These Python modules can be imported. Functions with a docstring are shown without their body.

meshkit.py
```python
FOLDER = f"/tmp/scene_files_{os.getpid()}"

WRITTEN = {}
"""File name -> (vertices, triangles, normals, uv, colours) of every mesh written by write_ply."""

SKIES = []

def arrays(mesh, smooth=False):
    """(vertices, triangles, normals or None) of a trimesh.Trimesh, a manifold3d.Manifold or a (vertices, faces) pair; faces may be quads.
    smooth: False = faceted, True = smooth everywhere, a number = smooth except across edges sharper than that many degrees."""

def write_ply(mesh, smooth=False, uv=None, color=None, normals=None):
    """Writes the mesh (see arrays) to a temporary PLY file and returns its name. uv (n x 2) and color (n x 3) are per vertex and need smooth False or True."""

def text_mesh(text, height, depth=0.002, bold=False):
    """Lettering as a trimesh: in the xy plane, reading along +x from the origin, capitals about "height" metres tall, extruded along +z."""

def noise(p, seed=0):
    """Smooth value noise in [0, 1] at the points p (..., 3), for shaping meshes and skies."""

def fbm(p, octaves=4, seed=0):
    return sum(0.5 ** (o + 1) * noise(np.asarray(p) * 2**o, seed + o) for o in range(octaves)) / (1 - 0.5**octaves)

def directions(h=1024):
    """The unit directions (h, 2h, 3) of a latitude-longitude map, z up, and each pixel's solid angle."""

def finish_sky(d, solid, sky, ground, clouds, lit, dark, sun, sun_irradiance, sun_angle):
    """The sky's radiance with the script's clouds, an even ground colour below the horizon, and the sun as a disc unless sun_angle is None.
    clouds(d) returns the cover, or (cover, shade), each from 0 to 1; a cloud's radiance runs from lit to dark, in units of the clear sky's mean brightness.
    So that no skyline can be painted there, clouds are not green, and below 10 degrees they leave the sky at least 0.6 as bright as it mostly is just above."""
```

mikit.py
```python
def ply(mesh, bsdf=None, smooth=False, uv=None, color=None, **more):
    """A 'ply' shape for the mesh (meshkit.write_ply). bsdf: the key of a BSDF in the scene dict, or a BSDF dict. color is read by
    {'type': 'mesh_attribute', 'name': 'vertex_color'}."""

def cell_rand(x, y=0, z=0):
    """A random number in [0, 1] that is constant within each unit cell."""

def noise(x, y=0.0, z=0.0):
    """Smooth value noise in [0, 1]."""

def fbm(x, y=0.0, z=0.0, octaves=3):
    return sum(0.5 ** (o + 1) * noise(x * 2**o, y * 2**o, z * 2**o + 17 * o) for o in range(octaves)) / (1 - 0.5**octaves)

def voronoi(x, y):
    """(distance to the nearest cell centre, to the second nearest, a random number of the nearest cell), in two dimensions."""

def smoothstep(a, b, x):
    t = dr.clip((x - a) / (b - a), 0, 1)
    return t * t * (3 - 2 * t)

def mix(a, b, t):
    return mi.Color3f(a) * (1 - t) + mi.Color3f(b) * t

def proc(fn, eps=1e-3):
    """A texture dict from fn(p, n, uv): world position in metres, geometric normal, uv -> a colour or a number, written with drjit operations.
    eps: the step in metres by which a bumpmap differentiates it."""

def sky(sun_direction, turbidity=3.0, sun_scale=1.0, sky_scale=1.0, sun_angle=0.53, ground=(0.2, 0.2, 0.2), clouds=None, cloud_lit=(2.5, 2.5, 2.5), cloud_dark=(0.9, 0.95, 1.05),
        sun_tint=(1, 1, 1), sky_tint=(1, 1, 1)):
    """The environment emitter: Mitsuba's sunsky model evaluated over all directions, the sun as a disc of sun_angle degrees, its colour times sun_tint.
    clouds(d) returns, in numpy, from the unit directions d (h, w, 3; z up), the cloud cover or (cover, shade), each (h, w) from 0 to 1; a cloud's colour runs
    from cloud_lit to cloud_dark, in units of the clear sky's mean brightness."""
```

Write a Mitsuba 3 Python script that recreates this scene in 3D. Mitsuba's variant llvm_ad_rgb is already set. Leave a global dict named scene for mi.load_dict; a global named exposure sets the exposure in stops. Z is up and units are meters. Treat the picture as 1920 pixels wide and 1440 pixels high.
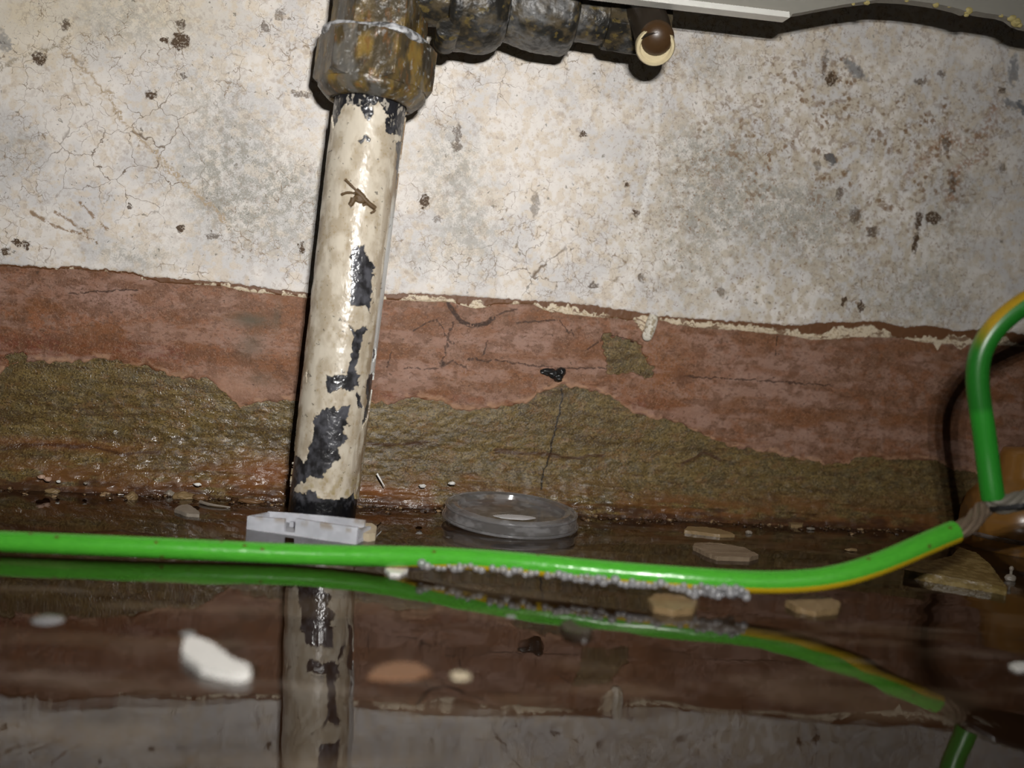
import math, numpy as np, trimesh, shapely, shapely.geometry as sg
import drjit as dr, mitsuba as mi, mikit, meshkit
from mikit import noise, fbm, voronoi, smoothstep, mix, proc
T = mi.ScalarTransform4f
V = np.array
rng = np.random.default_rng(7)
scene, labels = {}, {}

# ---------------------------------------------------------------- camera, light, exposure
FOC, D = 1900.0, 0.33                                   # focal length in pixels of a 1920 wide frame; lens to wall, metres
YAW, PITCH, ROLL = 0.16734797, 0.06675045, 0.07945704
CAM = V([0, -D, 0.19543253 * D])
FWD = V([math.sin(YAW) * math.cos(PITCH), math.cos(YAW) * math.cos(PITCH), -math.sin(PITCH)])
_r = np.cross(FWD, [0, 0, 1]); _r /= np.linalg.norm(_r); _u = np.cross(_r, FWD)
RGT = math.cos(ROLL) * _r + math.sin(ROLL) * _u
UPV = math.cos(ROLL) * _u - math.sin(ROLL) * _r
exposure = 0.0
scene['camera'] = {'type': 'thinlens', 'to_world': T().look_at(origin=CAM.tolist(), target=(CAM + FWD).tolist(), up=UPV.tolist()),
                   'fov': math.degrees(2 * math.atan(960 / FOC)), 'fov_axis': 'x', 'aperture_radius': 0.0019, 'focus_distance': 0.312, 'near_clip': 0.005, 'far_clip': 20.0}
# the camera's flash: a small tube up and to the right of the lens, as a row of spots that throw slightly to the upper left
FLASH = CAM + 0.024 * RGT + 0.043 * UPV
FLASH_AIM = V([0.012, 0.0, 0.108])
FLASH_I = 0.066
for k in range(6):
    o = FLASH + RGT * (k % 3 - 1) * 0.006 + UPV * (k // 3 - 0.5) * 0.006
    scene[f'flash_{k}'] = {'type': 'spot', 'to_world': T().look_at(origin=o.tolist(), target=(FLASH_AIM + o - FLASH).tolist(), up=[0, 0, 1]),
                           'intensity': {'type': 'rgb', 'value': [FLASH_I * c for c in (1.0, 0.98, 0.95)]}, 'cutoff_angle': 54.0, 'beam_width': 6.0}
scene['ambient_fill'] = {'type': 'constant', 'radiance': {'type': 'rgb', 'value': [0.012, 0.012, 0.012]}}  # faint even fill added all round; the dark void has no such lamp


# ---------------------------------------------------------------- survey helpers: a sight line met with the wall, the water or a distance
def ray(px, py): return FWD + RGT * (px - 960) / FOC - UPV * (py - 720) / FOC
def W(px, py, out=0.0):                                  # on the plane that stands "out" metres before the wall
    d = ray(px, py); return CAM + d * ((-out - CAM[1]) / d[1])
def Q(px, py, h=0.0):                                    # on the level plane at height h
    d = ray(px, py); return CAM + d * ((h - CAM[2]) / d[2])
def Zd(px, py, depth): return CAM + ray(px, py) * depth  # at a depth
def wl(pts): return V([W(*p)[[0, 2]] for p in pts])      # wall coordinates (x, z)


# ---------------------------------------------------------------- mesh helpers
def add(key, mesh, mat, label=None, cat=None, group=None, kind=None, smooth=30, uv=None):
    scene[key] = mikit.ply(mesh, 'mat_' + mat, smooth=smooth, uv=uv)
    tag(key, label, cat, group, kind)
    return key
def tag(key, label=None, cat=None, group=None, kind=None):
    d = {k: v for k, v in (('label', label), ('category', cat), ('group', group), ('kind', kind)) if v}
    if d: labels[key] = d
def grid_faces(nr, nc, flip=False):
    i = np.arange(nr * nc).reshape(nr, nc)
    f = np.stack([i[:-1, :-1], i[:-1, 1:], i[1:, 1:], i[1:, :-1]], -1).reshape(-1, 4)
    f = np.vstack([f[:, [0, 1, 2]], f[:, [0, 2, 3]]])
    return f[:, ::-1] if flip else f
def n3(x, y, s, seed=0, octaves=4):
    return meshkit.fbm(np.stack([np.asarray(x) * s, np.asarray(y) * s, np.zeros_like(np.asarray(x) * s)], -1), octaves, seed)
def tube(path, rad, n=20, caps=True, ref=(0, 0, 1), per=None):
    """Sweeps a circle; uv = (length along, angle from ref towards the camera side as a share of the turn)."""
    P = V(path, float); m = len(P)
    rad = np.broadcast_to(rad, m).astype(float)
    t = np.gradient(P, axis=0); t /= np.linalg.norm(t, axis=1, keepdims=True)
    if np.abs(t @ V(ref, float)).max() > 0.98: ref = (1, 0, 0)
    a = V(ref, float) - t * (t @ V(ref, float))[:, None]; a /= np.linalg.norm(a, axis=1, keepdims=True)
    b = np.cross(a, t)
    ang = np.linspace(0, 2 * math.pi, n + 1)
    v = P[:, None] + rad[:, None, None] * (np.cos(ang)[None, :, None] * a[:, None] + np.sin(ang)[None, :, None] * b[:, None])
    s = np.r_[0, np.cumsum(np.linalg.norm(np.diff(P, axis=0), axis=1))]
    uv = np.stack(np.broadcast_arrays(s[:, None], ang[None] / (2 * math.pi)), -1).reshape(-1, 2)
    v, f = v.reshape(-1, 3), grid_faces(m, n + 1)
    if caps:
        for e, row in ((0, 0), (m - 1, m - 1)):
            base = len(v); ring = v[row * (n + 1):(row + 1) * (n + 1)]
            v = np.vstack([v, ring, P[e]]); uv = np.vstack([uv, uv[row * (n + 1):(row + 1) * (n + 1)], uv[row * (n + 1)]])
            k = np.arange(n); c = np.full(n, base + n + 1)
            tri = np.stack([base + k, base + k + 1, c], 1)
            f = np.vstack([f, tri if e == 0 else tri[:, ::-1]])
    me = trimesh.Trimesh(v, f, process=False)
    if me.volume < 0: me = trimesh.Trimesh(v, f[:, ::-1], process=False)
    return me, uv
def spline(pts, n):
    from scipy.interpolate import CubicSpline
    P = V(pts, float); s = np.r_[0, np.cumsum(np.linalg.norm(np.diff(P, axis=0), axis=1))]
    return CubicSpline(s, P)(np.linspace(0, s[-1], n))
def lathe(profile, n=64):
    """profile: (radius, height) pairs; closed at both ends by radius 0."""
    pr = V(profile, float); ang = np.linspace(0, 2 * math.pi, n, endpoint=False)
    v = np.stack([pr[:, 0, None] * np.cos(ang), pr[:, 0, None] * np.sin(ang), np.broadcast_to(pr[:, 1, None], (len(pr), n))], -1).reshape(-1, 3)
    i = np.arange(len(pr) * n).reshape(len(pr), n); j = np.roll(i, -1, 1)
    f = np.stack([i[:-1], j[:-1], j[1:], i[1:]], -1).reshape(-1, 4)
    me = trimesh.Trimesh(v, np.vstack([f[:, [0, 1, 2]], f[:, [0, 2, 3]]]), process=True)
    if me.volume < 0: me.invert()
    return me
def frame(me, o, zax, xref=(0, -1, 0)):
    z = V(zax, float); z /= np.linalg.norm(z)
    x = V(xref, float); x = x - z * (x @ z); x /= np.linalg.norm(x); y = np.cross(z, x)
    M = np.eye(4); M[:3, 0], M[:3, 1], M[:3, 2], M[:3, 3] = x, y, z, o
    me = me.copy(); me.apply_transform(M); return me
def hexprism(r, h, bevel=0.0012, rot=0.0, bottom=True, top=True):
    """A hexagonal nut blank with turned (conical) chamfers at its ends, built by cutting a hexagon by a lathe cone profile."""
    import manifold3d as m3
    a = np.radians(np.arange(6) * 60 + rot)
    cs = m3.CrossSection([np.stack([r * np.cos(a), r * np.sin(a)], 1)]).offset(-0.0006, m3.JoinType.Round, 2.0, 40).offset(0.0006, m3.JoinType.Round, 2.0, 40)
    body = m3.Manifold.extrude(cs, h)
    rr = r * 1.02; b0 = bevel if bottom else 0.0; b1 = bevel if top else 0.0
    ri = r * 0.90
    prof = [[0, 0], [ri if bottom else rr, 0], [rr, b0 * 1.6 + 1e-6], [rr, h - b1 * 1.6 - 1e-6], [ri if top else rr, h], [0, h]]
    cone = m3.Manifold.revolve(m3.CrossSection([V(prof)]), 72)
    q = (body ^ cone).to_mesh()
    return trimesh.Trimesh(q.vert_properties[:, :3], q.tri_verts, process=True)
def rough(me, amp, scale, seed=0, sub=0):
    me = me.copy()
    for _ in range(sub): me = me.subdivide()
    me.merge_vertices()
    n = me.vertex_normals
    me.vertices = me.vertices + n * ((meshkit.fbm(me.vertices * scale, 4, seed) - 0.5) * 2 * amp)[:, None]
    return me
def blob(c, r, seed, amp=0.25, scale=None, rot=0.0, sub=3):
    me = trimesh.creation.icosphere(subdivisions=sub)
    me.vertices *= (1 + amp * 2 * (meshkit.fbm(me.vertices * 1.6 + seed * 7.3, 3, seed) - 0.5))[:, None]
    me.apply_scale(r); me.apply_transform(trimesh.transformations.rotation_matrix(rot, [0, 0, 1])); me.apply_translation(c)
    return me
def smooth_np(a, b, x):
    t = np.clip((x - a) / (b - a), 0, 1); return t * t * (3 - 2 * t)


# ---------------------------------------------------------------- texture helpers (wall coordinates in millimetres)
MM = lambda px, py: tuple(W(px, py)[[0, 2]] * 1000)
PX = 0.174                                              # a photo pixel on the wall, millimetres
def soft(X, Z, px, py, rx, ry, rot=0.0):
    cx, cz = MM(px, py); c, s = math.cos(rot), math.sin(rot)
    u, v = X - cx, Z - cz
    a, b = (u * c + v * s) / (rx * PX), (-u * s + v * c) / (ry * PX)
    return dr.exp(-(a * a + b * b))
def line_d(X, Z, pts):
    q = [MM(*p) for p in pts]; d = mi.Float(1e3)
    for (ax, az), (bx, bz) in zip(q[:-1], q[1:]):
        ux, uz = bx - ax, bz - az
        t = dr.clip(((X - ax) * ux + (Z - az) * uz) / (ux * ux + uz * uz), 0, 1)
        d = dr.minimum(d, dr.sqrt(dr.square(X - ax - t * ux) + dr.square(Z - az - t * uz)))
    return d
def cracks(X, Z, cell, w, seed):
    wx, wz = fbm(X * 0.5 + seed, Z * 0.5, 3.0) * 2.6, fbm(X * 0.5, Z * 0.5 + seed, 9.0) * 2.6
    a, b, _ = voronoi((X + wx) / cell + seed * 3.1, (Z + wz) / cell)
    return 1 - smoothstep(0.0, w / cell * 2.4, b - a)
def dots(X, Z, cell, share, size, seed):
    wx, wz = noise(X * 1.7 + seed, Z * 1.7) * 0.9, noise(X * 1.7, Z * 1.7 + seed) * 0.9
    a, _, k = voronoi((X + wx) / cell + seed * 5.7, (Z + wz) / cell + seed)
    return dr.select(k < share, 1 - smoothstep(size * 0.5, size, a * cell / (0.35 + 0.65 * k / share)), 0.0)

def white_colour(p, n, uv):
    X, Z = p.x * 1000, p.z * 1000
    f1, f2, f3 = fbm(X * 0.09, Z * 0.09, 1.0, 4), fbm(X * 0.45 + 40, Z * 0.45, 2.0, 4), fbm(X * 2.4, Z * 2.4, 5.0, 3)
    c = mix((0.72, 0.675, 0.625), (0.60, 0.575, 0.555), smoothstep(0.35, 0.65, f1))
    c = mix(c, (0.62, 0.53, 0.42), 0.6 * smoothstep(0.46, 0.70, f2))                    # warm dirt film
    c = mix(c, (0.56, 0.46, 0.33), 0.40 * smoothstep(0.55, 0.8, f3) * smoothstep(0.4, 0.6, f2))
    c = mix(c, (0.70, 0.60, 0.42), 0.5 * (soft(X, Z, 40, 40, 110, 90) + soft(X, Z, 280, 20, 160, 60)))
    # the right side has a heavier, brown-grey bloom
    right = dr.clip(soft(X, Z, 1560, 300, 380, 260) + soft(X, Z, 1420, 470, 260, 160) + 0.8 * soft(X, Z, 1700, 560, 200, 80), 0, 1)
    c = mix(c, (0.46, 0.395, 0.30), 0.62 * right * smoothstep(0.3, 0.7, f2))
    fine = 0.55 * fbm(X * 0.55 + 11, Z * 0.55, 8.0, 5) + 0.45 * fbm(X * 3.0 + 11, Z * 3.0, 8.0, 3)
    mould = dr.clip(1.3 * soft(X, Z, 515, 375, 90, 45) + 0.5 * soft(X, Z, 490, 350, 150, 80) + 0.7 * soft(X, Z, 440, 330, 70, 90) + 0.7 * soft(X, Z, 250, 480, 70, 25) + 0.8 * soft(X, Z, 845, 310, 60, 70) + 0.7 * soft(X, Z, 880, 430, 60, 60)
                    + 0.55 * soft(X, Z, 240, 40, 100, 50) + 0.45 * soft(X, Z, 390, 210, 90, 80) + 0.4 * soft(X, Z, 30, 280, 50, 40) + 0.9 * soft(X, Z, 1320, 285, 90, 50)
                    + 0.9 * soft(X, Z, 1420, 380, 160, 60) + 0.7 * soft(X, Z, 1500, 430, 120, 70) + 0.6 * soft(X, Z, 1300, 450, 90, 120) + 0.5 * soft(X, Z, 1340, 120, 80, 50)
                    + 0.7 * soft(X, Z, 1700, 560, 140, 60) + 0.5 * soft(X, Z, 1780, 400, 60, 120) + 0.45 * soft(X, Z, 640, 470, 200, 30), 0, 1)
    c = mix(c, (0.24, 0.225, 0.185), 0.9 * mould * smoothstep(0.34, 0.66, fine))
    c = mix(c, (0.42, 0.41, 0.38), 0.35 * mould)
    # brown specks
    brown = (0.20, 0.115, 0.055)
    spk = dr.clip(soft(X, Z, 1640, 190, 230, 150) + 0.7 * soft(X, Z, 1560, 330, 300, 120) + 0.25, 0, 1)
    clus = smoothstep(0.42, 0.62, fbm(X * 0.16 + 3, Z * 0.16, 7.0, 3))
    c = mix(c, brown, 0.8 * spk * clus * dots(X, Z, 2.4, 0.5, 1.15, 1.0))
    c = mix(c, brown, 0.6 * spk * smoothstep(0.54, 0.68, fbm(X * 0.8 + 8, Z * 0.8, 3.0, 4)) * (0.3 + 0.7 * clus))
    c = mix(c, brown, 0.70 * dr.clip(0.2 + right, 0, 1) * dots(X, Z, 1.0, 0.42, 0.38, 2.0))
    c = mix(c, (0.16, 0.14, 0.11), 0.7 * dots(X, Z, 4.6, 0.22, 0.55, 3.0))
    c = mix(c, (0.09, 0.08, 0.07), 0.6 * dots(X, Z, 1.6, 0.10, 0.30, 4.0))
    # rust at the far right
    rust = (dr.exp(-dr.square(line_d(X, Z, [(1860, 205), (1845, 250), (1800, 275), (1775, 265)]) / 2.2)) + dr.exp(-dr.square(line_d(X, Z, [(1840, 290), (1790, 320), (1780, 370)]) / 2.0))
            + 0.7 * dr.exp(-dr.square(line_d(X, Z, [(1700, 325), (1735, 295), (1780, 240)]) / 2.4)))
    c = mix(c, (0.30, 0.145, 0.065), 0.7 * dr.clip(rust, 0, 1) * smoothstep(0.35, 0.65, fbm(X * 1.3, Z * 1.3, 4.0, 3)))
    # crazing: a fine net that comes and goes
    net = dr.clip(smoothstep(0.48, 0.60, fbm(X * 0.06 + 5, Z * 0.06, 3.0, 3)) + soft(X, Z, 250, 130, 90, 60) + soft(X, Z, 60, 180, 110, 90) + soft(X, Z, 1390, 90, 110, 50) + soft(X, Z, 1040, 480, 130, 80)
                  + soft(X, Z, 560, 480, 60, 70) + soft(X, Z, 520, 100, 100, 120) + soft(X, Z, 1270, 150, 60, 60) + soft(X, Z, 1100, 120, 160, 60), 0, 1)
    brk = smoothstep(0.34, 0.58, fbm(X * 0.22 + 60, Z * 0.22, 3.0, 3))
    c = mix(c, (0.17, 0.105, 0.05), 0.72 * brk * net * cracks(X, Z, 4.2, 0.10, 1.0))
    c = mix(c, (0.20, 0.125, 0.06), 0.62 * brk * net * smoothstep(0.45, 0.6, f1) * cracks(X, Z, 1.9, 0.075, 6.0))
    big = dr.clip(soft(X, Z, 200, 310, 130, 80) + soft(X, Z, 300, 260, 80, 120) + 1.2 * soft(X, Z, 1000, 500, 130, 60) + 0.6 * soft(X, Z, 930, 140, 80, 100), 0, 1)
    c = mix(c, (0.11, 0.065, 0.03), 0.85 * big * cracks(X, Z, 10.0, 0.13, 4.0))
    # stained ridge running down to the right, and rusty scratches at lower left
    wob = (fbm(X * 0.6, Z * 0.6, 7.0) - 0.5) * 2.4
    d = line_d(X + wob, Z + wob, [(125, 100), (150, 125), (205, 182), (235, 232), (290, 285), (325, 325), (375, 370), (425, 415)])
    c = mix(c, (0.38, 0.28, 0.17), 0.8 * (1 - smoothstep(0.1, 1.4, d + 1.2 * (f2 - 0.4))) * smoothstep(0.3, 0.5, f3))
    d = dr.minimum(line_d(X + wob, Z - wob, [(60, 398), (105, 425), (150, 440), (185, 455)]), line_d(X - wob, Z, [(105, 398), (140, 418), (165, 440)]))
    d = dr.minimum(d, line_d(X + wob, Z, [(150, 380), (175, 405), (200, 430)]))
    c = mix(c, (0.22, 0.13, 0.06), 0.85 * (1 - smoothstep(0.15, 0.75, d)) * smoothstep(0.35, 0.55, fine))
    d = dr.minimum(line_d(X + wob, Z, [(0, 130), (50, 105), (110, 90), (130, 70), (135, 45)]), line_d(X + wob, Z, [(700, 520), (640, 470)]))
    c = mix(c, (0.25, 0.19, 0.11), 0.6 * (1 - smoothstep(0.2, 1.0, d)) * smoothstep(0.4, 0.6, fine))
    # lighter run above the drip
    d = line_d(X + wob * 0.3, Z, [(1232, 170), (1226, 290), (1205, 380), (1190, 460), (1180, 540)])
    c = mix(c, (0.74, 0.71, 0.67), 0.7 * (1 - smoothstep(0.3, 1.6, d)) * smoothstep(0.3, 0.6, f3))
    # single marks
    dark, wx, wz = mi.Float(0), (fbm(X * 1.1, Z * 1.1, 1.0) - 0.5) * 2.2, (fbm(X * 1.1 + 9, Z * 1.1, 6.0) - 0.5) * 2.2
    for (px, py, rx, ry, s) in [(340, 80, 17, 14, 1), (76, 112, 13, 11, .9), (308, 78, 9, 6, .8), (340, 48, 8, 9, .7), (286, 180, 11, 9, .8), (125, 48, 8, 13, .7), (347, 143, 6, 6, .6), (795, 378, 9, 14, 1), (857, 255, 7, 24, .6), (855, 275, 10, 10, .6),
                                (1002, 385, 9, 26, .45), (1190, 400, 7, 8, .9), (1173, 346, 5, 6, .9), (1092, 253, 7, 6, 1), (1555, 150, 12, 14, .9), (1543, 120, 5, 30, .5), (1553, 298, 16, 9, .7), (1530, 312, 8, 9, .5), (1745, 408, 20, 13, 1), (1718, 415, 8, 22, .8), (1713, 455, 7, 22, 1),
                                (1600, 405, 14, 18, .6), (1570, 365, 8, 14, .6), (1632, 435, 14, 10, .7), (1782, 345, 8, 24, .6), (1770, 272, 10, 16, .6), (1722, 155, 14, 8, .6), (1760, 140, 10, 8, .6), (1875, 171, 7, 6, .7), (1875, 315, 8, 10, .5), (565, 178, 16, 6, .6),
                                (340, 428, 8, 9, .9), (400, 442, 16, 6, .6), (35, 455, 9, 7, .9), (52, 462, 7, 10, .8), (12, 470, 9, 8, .8), (243, 386, 4, 8, .7), (565, 465, 5, 13, .9), (498, 52, 9, 9, .6), (525, 30, 9, 10, .5), (820, 410, 8, 7, .5), (1578, 565, 6, 10, .9), (1610, 573, 6, 12, .9), (1110, 535, 9, 8, .7), (1200, 520, 8, 10, .6), (1350, 548, 9, 9, .5)]:
        cx, cz = MM(px, py)
        e = dr.square((X + wx - cx) / (rx * PX)) + dr.square((Z + wz - cz) / (ry * PX))
        dark = dr.maximum(dark, s * (1 - smoothstep(0.45, 1.25, e)))
    c = mix(c, (0.065, 0.036, 0.016), 0.96 * dr.minimum(1.25 * dark, 1) * (0.5 + 0.5 * smoothstep(0.28, 0.5, f3)))
    grey = mi.Float(0)
    for (px, py, rx, ry, s) in [(1600, 133, 28, 13, .75), (1555, 299, 14, 9, .7), (1896, 135, 11, 36, .7), (1912, 203, 18, 10, .95), (1890, 195, 18, 8, .7), (10, 82, 12, 20, .6)]:
        cx, cz = MM(px, py)
        e = dr.square((X + wx * 1.6 - cx) / (rx * PX)) + dr.square((Z + wz * 1.6 - cz + 0.5 * (X - cx)) / (ry * PX))
        grey = dr.maximum(grey, s * (1 - smoothstep(0.2, 1.4, e)))
    c = mix(c, (0.13, 0.135, 0.145), grey)
    # uv.y: distance above the paint's lower edge, mm
    v = uv.y + (f2 - 0.5) * 1.5
    c = mix(c, (0.17, 0.085, 0.04), 0.9 * (1 - smoothstep(0.0, 0.55, v)) * smoothstep(0.35, 0.55, fbm(X * 0.5, 2.0, 3.0, 3)))
    return c
def white_bump(p, n, uv):
    X, Z = p.x * 1000, p.z * 1000
    return 0.00018 * fbm(X * 0.7, Z * 0.7, 1.0, 4) + 0.00006 * fbm(X * 3, Z * 3, 2.0, 2)
def lip_colour(p, n, uv):
    X, Z = p.x * 1000, p.z * 1000
    f = fbm(X * 0.9, Z * 0.9, 4.0, 4)
    c = mix((0.62, 0.52, 0.37), (0.55, 0.47, 0.36), f)
    c = mix(c, (0.30, 0.20, 0.10), 0.7 * smoothstep(0.55, 0.72, fbm(X * 2.2, Z * 2.6, 3.0, 3)))
    v = uv.y + (f - 0.5) * 2.2                          # mm below the white paint's edge
    wd = 0.3 + 2.2 * smoothstep(0.45, 0.75, fbm(X * 0.14, 2.0, 6.0, 3)) + 0.8 * smoothstep(120.0, 150.0, X)
    c = mix(c, (0.13, 0.058, 0.025), 1 - smoothstep(wd, wd + 0.5, v))
    c = mix(c, (0.13, 0.058, 0.025), 0.8 * smoothstep(0.60, 0.70, fbm(X * 0.25 + 40, v * 1.3, 2.0, 3)))
    return c
def brown_colour(p, n, uv):
    X, Z = p.x * 1000, p.z * 1000
    f1, f2, f3 = fbm(X * 0.07, Z * 0.22, 2.0, 4), fbm(X * 0.35, Z * 0.5, 6.0, 4), fbm(X * 2.2, Z * 2.2, 1.0, 3)
    c = mix((0.255, 0.146, 0.102), (0.200, 0.100, 0.058), smoothstep(0.4, 0.62, f1))
    c = mix(c, (0.16, 0.082, 0.045), 0.7 * smoothstep(0.48, 0.70, fbm(X * 0.22 + 70, Z * 0.45, 3.0, 5)))
    c = mix(c, (0.30, 0.175, 0.125), 0.5 * smoothstep(0.52, 0.72, fbm(X * 0.3 + 30, Z * 0.4, 9.0, 5)))
    c = mix(c, (0.30, 0.175, 0.13), 0.6 * smoothstep(0.5, 0.75, fbm(X * 0.09 + 7, Z * 0.3, 8.0, 3)))
    c = mix(c, (0.215, 0.085, 0.036), 0.7 * smoothstep(0.48, 0.7, f2))
    left = dr.clip(soft(X, Z, 60, 600, 260, 70) + 0.8 * soft(X, Z, 420, 640, 160, 60), 0, 1)
    c = mix(c, (0.25, 0.095, 0.04), 0.75 * left * smoothstep(0.3, 0.65, fbm(X * 0.9, Z * 0.9, 3.0, 4)))
    c = mix(c, (0.31, 0.185, 0.145), 0.7 * (soft(X, Z, 200, 545, 130, 22) + soft(X, Z, 210, 575, 80, 16) + 0.8 * soft(X, Z, 960, 640, 130, 34) + 0.7 * soft(X, Z, 1420, 690, 140, 60)))
    band = dr.clip(soft(X, Z, 90, 650, 150, 20) + soft(X, Z, 270, 655, 110, 16) + soft(X, Z, 1190, 770, 30, 16) + soft(X, Z, 1250, 770, 60, 22, -0.4) + 0.9 * soft(X, Z, 780, 742, 110, 8), 0, 1)
    c = mix(c, (0.135, 0.03, 0.012), 0.85 * band * smoothstep(0.25, 0.6, fbm(X * 1.1 + 3, Z * 1.4, 5.0, 4)))
    org = dr.clip(soft(X, Z, 900, 700, 130, 22) + soft(X, Z, 1240, 660, 60, 50) + 0.8 * soft(X, Z, 1240, 720, 120, 40) + 0.7 * soft(X, Z, 560, 640, 60, 80), 0, 1)
    c = mix(c, (0.255, 0.100, 0.034), 0.65 * org * smoothstep(0.3, 0.6, f3))
    c = mix(c, (0.085, 0.04, 0.02), 0.45 * smoothstep(0.54, 0.78, f3))
    c = mix(c, (0.175, 0.068, 0.024), 0.65 * smoothstep(0.47, 0.66, fbm(X * 0.065 + 17, Z * 0.16, 5.0, 5)))
    c = mix(c, (0.325, 0.20, 0.155), 0.55 * smoothstep(0.52, 0.66, fbm(X * 0.05 + 47, Z * 0.20, 2.0, 5)))
    c = mix(c, (0.12, 0.052, 0.024), 0.55 * smoothstep(0.50, 0.66, fbm(X * 0.30 + 27, Z * 0.42, 8.0, 5)))
    c = mix(c, (0.09, 0.04, 0.02), 0.45 * smoothstep(0.55, 0.75, fbm(X * 0.9 + 4, Z * 1.6, 6.0, 4)))
    c = mix(c, (0.38, 0.22, 0.15), 0.35 * smoothstep(0.58, 0.80, fbm(X * 2.6 + 5, Z * 2.6, 9.0, 3)))
    # blistered pale edge along the bare stone
    e = uv.y + (f2 - 0.5) * 3.0
    c = mix(c, (0.40, 0.23, 0.14), 0.75 * (1 - smoothstep(0.3, 2.6, e)) * smoothstep(0.38, 0.55, fbm(X * 0.3, Z * 0.6, 2.0, 3)))
    c = mix(c, (0.40, 0.23, 0.16), 0.6 * soft(X, Z, 440, 725, 60, 26))
    g = dr.clip(soft(X, Z, 470, 600, 38, 13) + 0.7 * soft(X, Z, 470, 650, 22, 22) + 0.5 * soft(X, Z, 520, 595, 8, 30) + 0.5 * soft(X, Z, 490, 710, 26, 14), 0, 1)
    c = mix(c, (0.095, 0.080, 0.055), 0.85 * g)
    wob = (fbm(X * 0.7, Z * 0.7, 7.0) - 0.5) * 2.2
    d = line_d(X + wob * 0.5, Z, [(838, 563), (850, 585), (862, 602), (886, 611), (912, 606), (925, 595)])
    k = 1 - smoothstep(0.45, 0.95, d)
    for pts in ([(925, 595), (945, 585), (970, 580)], [(775, 620), (800, 605), (822, 598), (830, 618), (848, 645)], [(848, 605), (840, 640), (832, 670), (828, 688)], [(828, 688), (850, 675), (880, 695)], [(760, 690), (800, 692), (828, 688)], [(880, 672), (960, 680), (1040, 690), (1140, 690)],
                [(970, 605), (1010, 602), (1050, 600), (1075, 630)], [(1125, 632), (1135, 627), (1180, 638), (1202, 652)], [(912, 640), (905, 665)], [(1100, 655), (1130, 636)], [(735, 660), (722, 690)], [(1280, 705), (1400, 712), (1560, 722)], [(130, 550), (200, 545), (260, 543)]):
        k = dr.maximum(k, 0.8 * (1 - smoothstep(0.14, 0.42, line_d(X + wob, Z + wob * 0.6, pts))))
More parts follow.
